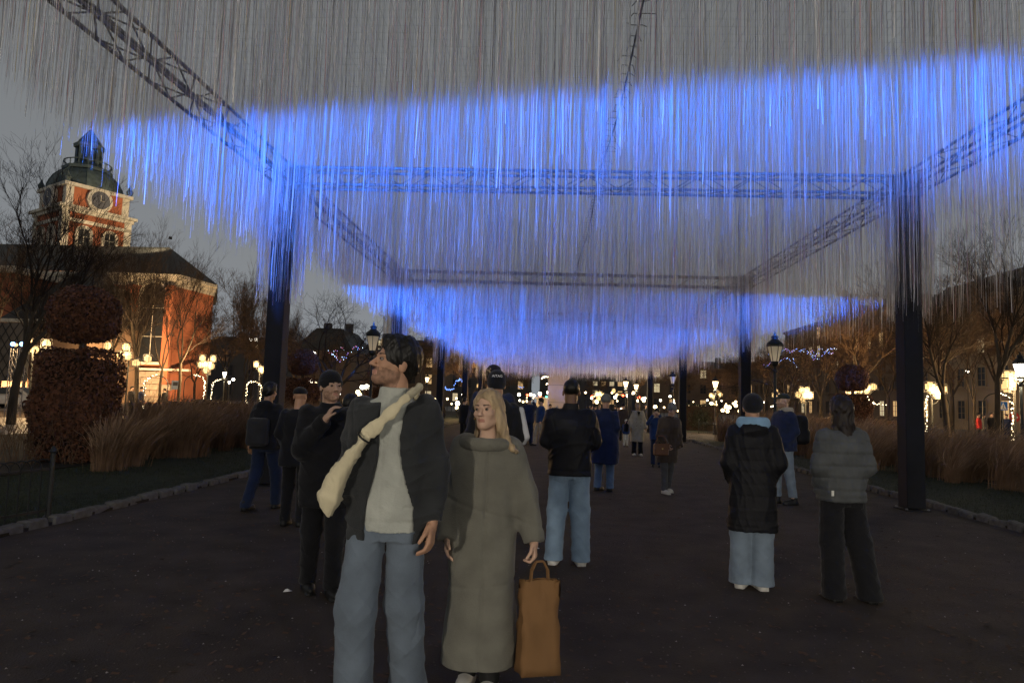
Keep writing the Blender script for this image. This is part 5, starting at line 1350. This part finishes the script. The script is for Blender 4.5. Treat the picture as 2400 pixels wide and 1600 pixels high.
    def cap(s, m, back=False, flat=False, lab=None):
        sg = 1 if back else -1
        def f(q):
            d = np.maximum(ell(q,(0,.016,.046),(.089,.110,.088 if not flat else .078)), .030-q[:,2]+(.18*q[:,1]*0))
            br = rbox(q,(0,sg*.125,.040),(.070,.060,.006),.005)+.4*np.maximum(0,np.abs(q[:,0])-.05)
            return smin(d, br, .008)
        return s.hpart('cap', f, m, lab=lab)

def ppos(x, yf): return gndd(x, yf)
def hgt(pos, x, yt): return atd(x, yt, pos.y).z
STD = dict(rf=(-.105,-.01), lf=(.115,.02))
PH = dict(re=(-.222,-.05,1.165), rw=(-.075,-.30,1.36), le=(.222,-.05,1.165), lw=(.075,-.30,1.36), rcurl=1.1, lcurl=1.1)
PK = dict(re=(-.222,.07,1.15), rw=(-.165,-.10,.96), le=(.222,.07,1.15), lw=(.165,-.10,.96), rcurl=None, lcurl=None)

# ---------------- the couple in front
mp = atd(905,900,3.55); mp.z = 0; MH = hgt(mp,945,778)
man = Person('black haired man smiling up to the left, cream bag across his grey sweater', mp, R(-8), MH, .0058, M_skin,
    pose=dict(hy=R(-47), hp=R(-14), hr=R(4), re=(-.225,.05,1.14), rw=(-.17,-.055,.985), le=(.218,.04,1.14), lw=(.222,-.02,.885), rf=(-.10,-.10), lf=(.085,.13), rk=.05, lk=.02, rcurl=None, lcurl=.9))
man.body(M_stub)
man.top(C_grey, hem=.845, loose=-.010, name='sweater', fold=.004, seed=3, collar=.035, sl=(.044,.036,.030), cuff=.3)
def op(P): return np.where(P[:,1]>0, -1., .058+.02*np.sin(P[:,2]*9)+.035*np.clip((1.45-P[:,2])/.5,0,1)-np.abs(P[:,0]-.035-.02*(1.3-P[:,2])))
man.top(C_char, hem=.80, loose=.011, name='jacket', fold=.009, seed=4, opening=op, sl=(.068,.062,.053), cuff=.04, neck=1.462)
man.trousers(C_front, r=(.094,.088,.092), hem=.03)
man.shoes(M_shoew); man.hair_short(M_hairk, .020)
# cream sling bag
def bag(P):
    q = (P-np.array((0,-.178,0)))*np.array((1,2.6,1))
    A = (.118,.03,1.46); B = (.02,0,1.365); C = (-.060,0,1.285)
    d = np.minimum(rc(q,A,B,.026,.030), rc(q,B,C,.030,.036))*.6
    pg = np.array([(-.077,1.292),(-.215,1.150),(-.286,1.02),(-.268,.950),(-.212,.893),(-.160,.985),(-.118,1.118),(-.040,1.262)])
    p2 = P[:,[0,2]]; dd = np.full(len(P),1e9); ins = np.zeros(len(P),bool)
    for i in range(len(pg)):
        u,v = pg[i],pg[(i+1)%len(pg)]; e_ = v-u; w_ = p2-u; t_ = np.clip((w_@e_)/(e_@e_),0,1); dd = np.minimum(dd, _l(w_-t_[:,None]*e_))
        c_ = (u[1]>p2[:,1])!=(v[1]>p2[:,1]); ins ^= c_&(p2[:,0] < (v[0]-u[0])*(p2[:,1]-u[1])/(v[1]-u[1]+1e-12)+u[0])
    d2 = np.where(ins,-dd,dd)+.012; belly = .030*np.clip(np.where(ins,dd,0)/.05,0,1)**.6
    g = np.maximum(d2, np.abs(P[:,1]+.178)-.014-belly); g = smax(d2, np.abs(P[:,1]+.178)-.014-belly, .02)-.004
    d = smin(d, g*.8, .015)
    pts = [(.118,-.165,1.46),(.125,.0,1.515),(.06,.140,1.40),(-.10,.165,1.20),(-.215,.10,1.02),(-.215,-.10,.99)]
    for a_,b_ in zip(pts[:-1],pts[1:]): d = np.minimum(d, rc(P,a_,b_,.016,.018))
    cr = (P[:,0]-(-.06))*.87+(P[:,2]-1.28)*.49; al = -(P[:,0]-(-.06))*.49+(1.28-P[:,2])*.87
    d = d+.006*np.abs(np.sin(cr*95+al*3))*np.exp(-(al/.16)**2)*(al>-.02)+.004*np.exp(-((cr+.035)/.005)**2)
    return d+folds(P,9,.005,26.,1.)+.003*np.exp(-((P[:,0]*.85+P[:,2]*.52-.40)/.006)**2)
V,Q = nets(bag, (-.36,-.32,.80),(.22,.24,1.58), .0055)
bg_ = obj('shoulder_bag', mesh_np('shoulder_bag', V, Q, C_cream, True), None, mp); bg_.rotation_euler = (0,0,R(-8)); bg_.scale = (man.s,)*3
tag(bg_, 'cream canvas sling bag worn across the front man\'s chest', 'bag')
kn = sdf_obj('strap_loop', lambda P: np.maximum(np.abs(rc(P,(-.055,-.185,1.285),(-.065,-.186,1.272),.037,.037))-.004, np.abs((P-np.array((-.06,-.185,1.278)))@np.array((.62,0,.78)))-.005), (-.13,-.26,1.20),(.02,-.10,1.36), .004, M_shoeb, bg_)

wp = atd(1122,900,3.92); wp.z = 0; WH = hgt(wp,1118,897)
wom = Person('smiling blonde woman in a long olive grey coat holding a paper bag', wp, R(-6), WH, .0058, M_skin2, fem=True,
    pose=dict(hy=R(-14), hp=R(-6), hr=R(-3), re=(-.21,.05,1.13), rw=(-.20,-.06,.88), le=(.24,.03,1.14), lw=(.31,-.05,.88), rf=(-.08,.02), lf=(.07,-.06), lk=-.02, rcurl=.8, lcurl=1.5, ld=(.1,-.1,-1)))
wom.body()
def coat(P):
    L = wom.L
    d = loft(P, [(.16,.225,.18,-.01),(.5,.210,.17,-.01),(.95,.190,.150,0),(1.15,.180,.140,0),(1.30,.185,.136,.0),(1.375,.175,.122,.008),(1.42,.145,.105,.010),(1.452,.105,.088,.012)], 2.4)
    for a,b,c in ((wom.RS,wom.RE,wom.RW),(wom.LS,wom.LE,wom.LW)):
        q = smin(rc(P,a,b,.078,.072), rc(P,b,c,.072,.064), .03); dr = (c-b)/np.linalg.norm(c-b); q = np.maximum(q,(P-c)@dr-.01); d = smin(d,q,.07)
    d = d+folds(P,21,.010,9.,.25)
    d = smax(d, -ell(P,(0,-.02,1.485),(.085,.085,.05)), .02)
    d = d+.007*np.exp(-((P[:,2]-1.05+.25*P[:,0])/.012)**2)+.006*np.exp(-((P[:,2]-.62-.1*P[:,0])/.012)**2)
    seam = np.where(P[:,1]<0, np.exp(-((P[:,0]-.03)/.007)**2), 0); d = d+.008*seam
    return np.maximum(d, .16-P[:,2])
wom.part('coat', coat, C_olive, np.array((-.45,-.34,.12)), np.array((.55,.32,1.56)), .0075)
def cowl(P):
    q = P-np.array((0,-.01,1.43)); r = np.sqrt((q[:,0]/1.35)**2+q[:,1]**2); return np.sqrt((r-.098)**2+(q[:,2]*.8)**2)-.030+folds(P,5,.004,20.)
wom.part('cowl_collar', cowl, C_olive, np.array((-.24,-.2,1.34)), np.array((.24,.2,1.54)), .007)
wom.trousers(C_black, r=(.075,.058,.052), hem=.12); wom.shoes(M_shoew)
for sx in (wom.RA, wom.LA):
    wom.part('boot', lambda P, c=sx: np.maximum(rc(P,c+np.array((0,0,.0)),c+np.array((0,-.0,.17)),.060,.064), np.maximum(.045-P[:,2], P[:,2]-.25)), M_shoeb, sx-np.array((.12,.12,.1)), sx+np.array((.12,.12,.25)), .008)
def blond(q):
    d = ell(q,(0,.018,.038),(.088,.108,.098))
    d = smin(d, rc(q,(.0,.075,.0),(.02,.105,-.24),.070,.045), .04)
    d = smin(d, rc(q,(.070,.02,-.03),(.125,.02,-.21),.036,.026), .03)
    d = smin(d, rc(q,(.125,.02,-.20),(.19,.0,-.25),.024,.016), .02)
    d = smin(d, rc(q,(-.060,.03,.0),(-.085,.05,-.17),.030,.022), .03)
    face = ell(q,(0,-.128,-.040),(.082,.100,.122)); d = smax(d,-face,.010)
    return d+.0035*np.sin(q[:,0]*130+4*np.sin(q[:,2]*16))+.003*np.sin(q[:,1]*140+3*np.sin(q[:,2]*22))
wom.hpart('hair', blond, M_hairy, .27, .34)
for sx in (-1,1):
    c_ = wom.HC+wom.HM@np.array((sx*.086,.004,-.052)); g = MB(); g.lathe([(.001,-.008),(.008,0),(.001,.008)],8); g.build('earring', mat('gold',(.7,.45,.15),.25,0,metal=1.), wom.root, True).location = c_
# brown paper bag hanging from her left hand
hp = wom.root.matrix_basis if False else (Matrix.Translation(wp) @ Matrix.Rotation(R(-6),4,'Z') @ Matrix.Scale(wom.s,4))
hw = hp @ Vector(wom.LW+np.array((.02,-.02,-.105)))
t = thing('paper_bag', 'brown paper carrier bag hanging from the blonde woman\'s hand', 'paper bag', (hw.x+.02, hw.y, 0), R(18))
zt = hw.z-.10; zb = .14; w2,d2 = .105,.07
vs = []; 
g_ = random.Random(3); rows = 11; NX = 6
ring = [(-w2+2*w2*i/NX,-d2) for i in range(NX)]+[(w2,-d2+2*d2*i/4) for i in range(4)]+[(w2-2*w2*i/NX,d2) for i in range(NX)]+[(-w2,d2-2*d2*i/4) for i in range(4)]
nr = len(ring)
for k in range(rows):
    f = k/(rows-1); z = zb+(zt-zb)*f; sy = 1-.75*f**1.6; gx = .035*max(0,f-.15)
    for i,(x,y) in enumerate(ring):
        side = abs(abs(x)-w2)<1e-6 and abs(y)<d2*.9; xx = x-(math.copysign(gx*(1-abs(y)/d2),x) if side else 0)
        vs.append((xx+g_.gauss(0,.0045), y*sy+g_.gauss(0,.005)+.012*math.sin(x*40+z*22)*(.3+f), z+(g_.gauss(0,.004) if 0<k<rows-1 else 0)))
b = MB(); b.add(vs, [(k*nr+i,k*nr+(i+1)%nr,(k+1)*nr+(i+1)%nr,(k+1)*nr+i) for k in range(rows-1) for i in range(nr)]+[tuple(range(nr-1,-1,-1))]); b.build('bag_body', M_paper, t, True)
for y in (-.014,.014):
    b = MB(); b.path([(-.05,y,zt-.02),(-.045,y,zt+.05),(-.02,y*.5,zt+.095),(.02,y*.5,zt+.095),(.045,y,zt+.05),(.05,y,zt-.02)],.005,6); b.build('handle', M_paper, t)

# ---------------- beanie man with a hand at his chin
p = ppos(735,1365)
m3 = Person('man in a black beanie and dark coat raising a hand to his mouth', p, R(22), hgt(p,748,853), .0085, M_skin2,
    pose=dict(hy=R(18), hp=R(-6), re=(-.215,-.08,1.13), rw=(-.05,-.235,1.37), le=(.21,-.09,1.16), lw=(.10,-.08,1.08), rf=(-.09,.12), lf=(.08,-.08), rk=.02, lk=.05, rcurl=.9, lcurl=None, rd=(.5,-.1,1)))
m3.body(M_stub2); m3.top(C_black, hem=.68, loose=.020, fold=.009, seed=11, name='coat', sl=(.076,.070,.058), collar=.03, flare=.01)
m3.trousers(C_black, r=(.098,.078,.068)); m3.shoes(M_shoeb, (.1,.1)); m3.beanie(C_black, .0)
# ---------------- walking man by the left column
p = ppos(600,1172)
m4 = Person('man in dark clothes and blue jeans walking away beside the first left column', p, R(170), hgt(p,640,880), .013, group='people in the park',
    pose=dict(re=(-.24,.03,1.13), rw=(-.24,-.12,.90), le=(.22,.05,1.14), lw=(.24,.0,.89), rf=(-.08,-.24), lf=(.10,.20), rk=.04, lk=.06, lz=.02), lean=.05)
m4.body(eyes=False); m4.top(C_black, hem=.84, loose=.03, fold=.008, seed=12, hood=True); m4.trousers(C_jeand, r=(.10,.08,.075)); m4.shoes(M_shoeb); m4.hair_short(M_hairk)
def pack(P): 
    return rbox(P,(0,.20,1.08),(.15,.085,.19),.06)+folds(P,7,.004,15.)
o = sdf_obj('backpack', pack, (-.25,.05,.8),(.25,.36,1.4), .015, cloth('pack_cloth', (.03,.03,.033))); o.location = p; o.rotation_euler=(0,0,R(170)); o.scale=(m4.s,)*3
tag(o, 'dark grey daypack on the walking man by the left column', 'backpack')
# ---------------- dark cap person hidden behind beanie man
p = atd(690,900,8.3); p.z=0
m5 = Person('person in a dark cap mostly hidden behind the man in the black beanie', p, R(180), 1.66, .012, group='people in the park', pose=PK)
m5.body(eyes=False); m5.top(C_black, hem=.75, loose=.03, seed=14); m5.trousers(C_black); m5.shoes(M_shoeb); m5.cap(C_black, flat=True)
p = atd(806,900,7.4); p.z=0
m6 = Person('person in a navy coat half hidden behind the man with the raised hand', p, R(180), 1.58, .012, group='people in the park', pose=PK)
m6.body(eyes=False); m6.top(C_navy, hem=.7, loose=.03, seed=15, hood=True); m6.trousers(C_black); m6.shoes(M_shoeb); m6.hair_short(M_hairk)
# ---------------- beanie man behind the woman, white print on the beanie
p = atd(1140,900,7.0); p.z=0; hb = hgt(p,1133,856)
m7 = Person('tall man seen from behind in a black beanie with white lettering and a dark jacket', p, R(186), hb, .0095, group='people in the park',
    pose=dict(hp=R(6), re=(-.235,.0,1.15), rw=(-.2,-.16,1.02), le=(.235,.0,1.15), lw=(.2,-.16,1.02), lcurl=None, rcurl=None))
m7.body(eyes=False); m7.top(C_black, hem=.80, loose=.03, seed=16, hood=True, collar=.03); m7.trousers(C_jeand); m7.shoes(M_shoeb); bn = m7.beanie(C_black, -.02, .01)
cu = bpy.data.curves.new('lettering','FONT'); cu.body = 'AITAG'; cu.size = .034; cu.align_x='CENTER'; cu.extrude=.0015; cu.materials.append(mat('white_print',(.8,.8,.8),.7,0))
lo_ = bpy.data.objects.new('lettering', cu); link(lo_, bn)
me_ = bpy.data.meshes.new_from_object(lo_.evaluated_get(bpy.context.evaluated_depsgraph_get())); bpy.data.objects.remove(lo_); lo_ = obj('lettering', me_, bn)
q = m7.HC+m7.HM@np.array((0,.146,.060)); lo_.location = q; lo_.rotation_euler = (R(68),0,R(180))
def stripe(P):
    d = np.minimum(rc(P,m7.RS+np.array((-.075,.02,.0)),m7.RE+np.array((-.068,.02,0)),.030,.030), rc(P,m7.RE+np.array((-.068,.02,0)),m7.RW*.4+m7.RE*.6+np.array((-.06,.02,0)),.03,.028)); return d
m7.part('sleeve_stripe', stripe, mat('white_stripe',(.55,.56,.6),.7,.1))
p = atd(1133,900,8.6); p.z=0
m8 = Person('tall man in a tan cap behind the one in the lettered beanie', p, R(180), hgt(p,1133,842), .012, group='people in the park')
m8.body(eyes=False); m8.top(C_navy, hem=.8, loose=.02, seed=17); m8.trousers(C_jeand); m8.shoes(M_shoeb); m8.hair_short(M_hairb); m8.cap(C_tan)
# ---------------- black jacket man from behind
p = ppos(1303,1296)
m9 = Person('man from behind in puffy black jacket and light blue jeans, arms raised in front', p, R(178), hgt(p,1306,872), .0085, M_skind,
    pose=dict(PH, rf=(-.125,.0), lf=(.135,.0), hp=R(4)))
m9.body(eyes=False); m9.top(C_black2, hem=.84, loose=.030, seed=18, fold=.009, collar=.05, sl=(.088,.080,.056), sholder=.006, slk=.06, name='jacket'); m9.trousers(C_jean, r=(.112,.092,.088), hem=.045); m9.shoes(M_shoew, (.15,-.15))
m9.hpart('hair', lambda q: smax(ell(q,(0,.024,.040),(.080,.098,.086)), -ell(q,(0,-.12,-.05),(.09,.09,.13)), .01), M_hairk)
# ---------------- navy coat man
p = ppos(1388,1128)
m10 = Person('man from behind in a long navy coat and grey hat beside the black jacket man', p, R(172), hgt(p,1396,906), .013, group='people in the park', pose=dict(PK, rf=(-.10,.0), lf=(.13,-.05)))
m10.body(eyes=False); m10.top(C_navy, hem=.50, loose=.03, flare=.045, seed=19, name='coat', collar=.03); m10.trousers(C_jeanm); m10.shoes(M_shoeb, (.2,-.5)); m10.beanie(C_gbean, .01)
# ---------------- trench coat woman
p = ppos(1463,1046)
m11 = Person('woman in a pale double breasted trench coat walking towards the camera', p, R(6), hgt(p,1462,924), .018, M_skin2, fem=True, group='people in the park', pose=dict(re=(-.25,.02,1.13), rw=(-.25,-.02,.90), le=(.25,.02,1.13), lw=(.27,-.06,.90), rf=(-.09,.05), lf=(.10,-.10)))
m11.body(eyes=False); m11.top(C_trench, hem=.46, loose=.028, flare=.03, seed=20, name='trench_coat', collar=.01, sl=(.078,.076,.068)); m11.trousers(C_black, r=(.085,.08,.085)); m11.shoes(M_shoew)
m11.hair_short(M_hairy, .01)
b = MB()
for z in (.98,1.10,1.22):
    for x in (-.07,.07): b.lathe([(.001,-.012),(.016,0),(.001,.012)],6,(x,-.178,z))
b.build('button', M_shoeb, m11.root)['kind']='stuff'
b = MB(); b.add([(-.055,-.165,1.45),(.055,-.165,1.45),(0,-.185,1.30)],[(0,1,2)]); b.build('jumper_neck', C_black, m11.root)
t = thing('shoulder_bag','small black bag hanging at the trench coat woman\'s side','bag',(p.x-.36,p.y-.05,0)); b = MB(); b.box((0,0,.86),(.14,.22,.26)); b.build('bag_body', C_black, t).modifiers.new('b','BEVEL').width=.03
b = MB(); b.path([(0,-.08,.97),(.16,-.12,1.38),(.17,.06,1.40),(0,.08,.97)],.012,5); b.build('strap', C_black, t)
# ---------------- bent woman with handbag
p = ppos(1530,1132)
m12 = Person('bending woman in a grey knit hat and dark brown coat with a handbag', p, R(22), 1.62, .012, M_skin2, fem=True, group='people in the park', lean=.22,
    pose=dict(hy=R(-25), hp=R(16), re=(-.22,-.10,1.12), rw=(-.15,-.24,.95), le=(.22,-.08,1.12), lw=(.20,-.16,.92), rf=(-.10,-.12), lf=(.10,.10), lk=.05, rcurl=1.2, lcurl=None))
m12.body(); m12.top(C_brown, hem=.60, loose=.04, seed=22, quilt=.006, hood=True, name='coat', sl=(.084,.076,.06), collar=.03); m12.trousers(C_dgrey, r=(.085,.066,.062)); m12.shoes(M_shoew); m12.beanie(C_gbean,.005)
t = thing('handbag','shiny brown leather handbag carried by the bending woman','handbag',(p.x-.16,p.y-.34,0),R(15)); b = MB(); b.box((0,0,.80),(.27,.10,.21)); o = b.build('bag_body', M_leath, t); o.modifiers.new('b','BEVEL').width=.02
b = MB(); b.box((0,-.053,.86),(.275,.012,.10)); b.build('flap', M_leath, t); b = MB(); b.box((0,-.062,.82),(.03,.01,.03)); b.build('clasp', MATS['gold'], t)
b = MB(); b.path([(-.11,0,.9),(-.06,.0,1.04),(.06,.02,1.04),(.11,0,.9)],.009,5); b.build('handle', M_leath, t)
# ---------------- long black coat woman and grey puffer woman
p = ppos(1728,1352)
m13 = Person('person seen from behind in a long black puffer coat, dark beanie, pale wide jeans', p, R(172), hgt(p,1735,907), .0085, fem=True, pose=dict(PK, re=(-.215,.05,1.13), le=(.215,.05,1.13), rf=(-.08,.0), lf=(.10,-.03)))
m13.body(eyes=False); m13.top(C_black2, hem=.52, loose=.035, flare=.012, seed=24, name='long_coat', hood=True, sl=(.080,.075,.06), fold=.008, quilt=.003, collar=.02)
m13.trousers(C_jean2, r=(.10,.098,.105), hem=.05); m13.shoes(M_shoew, (.25,-.35)); m13.beanie(C_black, -.03, .0)
def hoodie(P): 
    q = P-np.array((0,.035,1.49)); r = np.sqrt((q[:,0]/1.25)**2+q[:,1]**2); return np.sqrt((r-.085)**2+(q[:,2]*.6)**2)-.036
m13.part('hood', hoodie, C_lblue, np.array((-.24,-.2,1.36)), np.array((.24,.24,1.62)), .01, 'light blue hood round the neck')
p = ppos(1935,1378)
m14 = Person('long haired woman seen from behind in a grey puffer jacket and wide black trousers', p, R(188), hgt(p,1930,912), .0085, fem=True, pose=dict(PK, re=(-.205,.06,1.15), le=(.215,.05,1.15), rf=(-.20,.06), lf=(.085,.0)))
m14.body(eyes=False); m14.top(C_gpuff, hem=.84, loose=.034, seed=26, quilt=.013, fold=.006, sl=(.084,.078,.056), collar=.06, name='puffer_jacket'); m14.trousers(C_black, r=(.108,.10,.10), hem=.03); m14.shoes(M_shoeb); m14.hair_long(M_hairb, .27)
b = MB(); b.box((.175,.165,.93),(.022,.006,.045)); b.build('hem_tag', mat('tag_white',(.7,.7,.65),.7,0), m14.root)
# ---------------- flat cap man with backpack
p = ppos(1800,1158)
m15 = Person('man in a flat cap and cream hood seen from the side, wearing a black backpack', p, R(-72), hgt(p,1795,903), .0125, M_skin2, pose=dict(PK, rf=(-.09,-.08), lf=(.09,.10), hy=R(-8)))
m15.body(M_stub2); m15.top(C_navy, hem=.84, loose=.035, seed=28, collar=.02); m15.trousers(C_jean2, r=(.095,.075,.07), hem=.12); m15.shoes(M_shoeb); m15.cap(C_cap, flat=True)
def hd2(P):
    q = P-np.array((0,.045,1.47)); r = np.sqrt((q[:,0]/1.15)**2+q[:,1]**2); return np.sqrt((r-.080)**2+(q[:,2]*.55)**2)-.034
m15.part('hood', hd2, C_hood, np.array((-.24,-.2,1.34)), np.array((.24,.26,1.62)), .012, 'cream hood resting on the shoulders')
o = sdf_obj('backpack', lambda P: smin(rbox(P,(0,.27,1.18),(.155,.125,.23),.09), rbox(P,(0,.36,1.08),(.12,.07,.12),.05), .04)+folds(P,7,.005,15.), (-.3,.08,.85),(.3,.52,1.5), .014, C_black2); o.location = p; o.rotation_euler=(0,0,R(-72)); o.scale=(m15.s,)*3
tag(o, 'bulky black backpack worn by the flat cap man', 'backpack')

# ---------------- people farther back
def far(lab, x, yf, yt, yaw, topm, hem, trm, hat=None, hatm=C_black, hair=M_hairk, pose=None, fem=False, Y=None, H=None, shoe=M_shoeb, **kw):
    p = ppos(x,yf) if Y is None else atd(x,900,Y); p.z=0
    q = Person(lab, p, yaw, H or hgt(p,x,yt), max(.016,.0009*p.y), M_skin2, group='people in the park', pose=pose, fem=fem)
    q.body(eyes=False); q.top(topm, hem=hem, loose=kw.get('loose',.03), flare=kw.get('flare',0), seed=int(x), hood=kw.get('hood',False)); q.trousers(trm); q.shoes(shoe)
    if hat=='beanie': q.beanie(hatm,.0)
    elif hat=='cap': q.cap(hatm)
    elif hat=='long': q.hair_long(hair,.25)
    else: q.hair_short(hair)
    return q
cam_up = dict(re=(-.25,-.16,1.30), rw=(-.09,-.24,1.56), le=(.25,-.16,1.30), lw=(.08,-.24,1.56), rcurl=1., lcurl=1.)
far('person in a blue jacket raising a phone behind the trench coat and bending women', 1507,1072,938, R(-12), C_blue,.82, C_jeand, pose=cam_up)
far('small child in a white hat and blue and white suit beside the trench coat woman', 1437,1026,963, R(10), C_blue,.82, C_white,'beanie',C_white)
far('person in dark brown standing behind the small child', 1430,1012,926, R(175), C_brown,.7, C_black,'beanie',C_black)
far('man in navy jacket and beanie with arms raised in the middle of the path', 1213,1020,911, R(165), C_navy,.80, C_jeand,'beanie',C_navy, pose=cam_up)
far('man in a blue jacket and pale trousers in profile walking left', 1240,1024,914, R(-75), C_blue,.84, C_beige, pose=dict(rf=(-.08,-.2),lf=(.08,.22),rk=.04,lk=.06))
far('dark figure standing left of the blonde woman\'s head', 1064,1018,912, R(150), C_black,.75, C_black)
far('dark figure seen frontally at the foot of the pale monument', 1262,1000,928, R(5), C_black,.7, C_black)
far('white haired person beside the black jacket man\'s shoulder', 1278,1004,933, R(170), C_hood,.7, C_dgrey, hair=M_hairg)
far('dark red haired person beyond the navy coat man\'s left side', 1350,1002,930, R(160), C_navy,.75, C_black, hair=M_hairb, hat='long', fem=True)
far('person in dark blue in the crowd right of the black jacket man', 1366,996,932, R(-30), C_navy,.75, C_jeand)
far('blond person deep in the crowd between the two backs', 1376,990,930, R(20), C_black,.75, C_black, hair=M_hairy)
far('person in brown deep in the crowd by the navy coat', 1358,985,931, R(100), C_brown,.75, C_jeand)
far('person in a bright coat far down the path', 1420,998,933, R(0), C_trench,.6, C_black, hair=M_hairb)
far('far figure in black left of the trench coat woman', 1412,985,930, R(180), C_black,.7, C_jeand)
far('far figure in grey between trench coat and phone holder', 1490,990,930, R(180), C_dgrey,.75, C_black, 'beanie', C_black)
far('far figure in black beside the fourth right column', 1483,984,929, R(0), C_black,.75, C_jeand)
far('dark pedestrian left of the lantern post near the church', 303,950,893, R(80), C_black,.7, C_black, Y=41, H=1.75)
far('second dark pedestrian near the church, right of the first', 325,950,893, R(100), C_navy,.7, C_black, 'beanie', Y=42, H=1.74)
far('pedestrian in dark jacket and pale trousers below the arched window', 378,950,900, R(-80), C_black,.82, C_jean2, Y=46, H=1.7)
far('pedestrian in a red jacket far right between the tree trunks', 2246,960,910, R(60), cloth('red_jacket',(.45,.03,.03)),.8, C_black, Y=43, H=1.75)
far('pedestrian in grey far right next to the red jacket', 2258,960,910, R(70), C_dgrey,.8, C_jeand, Y=44, H=1.72)
far('pedestrian in black at far right left of the crossing sign', 2276,960,910, R(10), C_black,.75, C_black, Y=44, H=1.8)
far('pedestrian in dark blue at far right under the crossing sign', 2310,960,910, R(-50), C_navy,.75, C_jeand, Y=45, H=1.74)
far('pedestrian in black at the far right walking right', 2293,960,910, R(-100), C_black,.75, C_dgrey, Y=46, H=1.7)
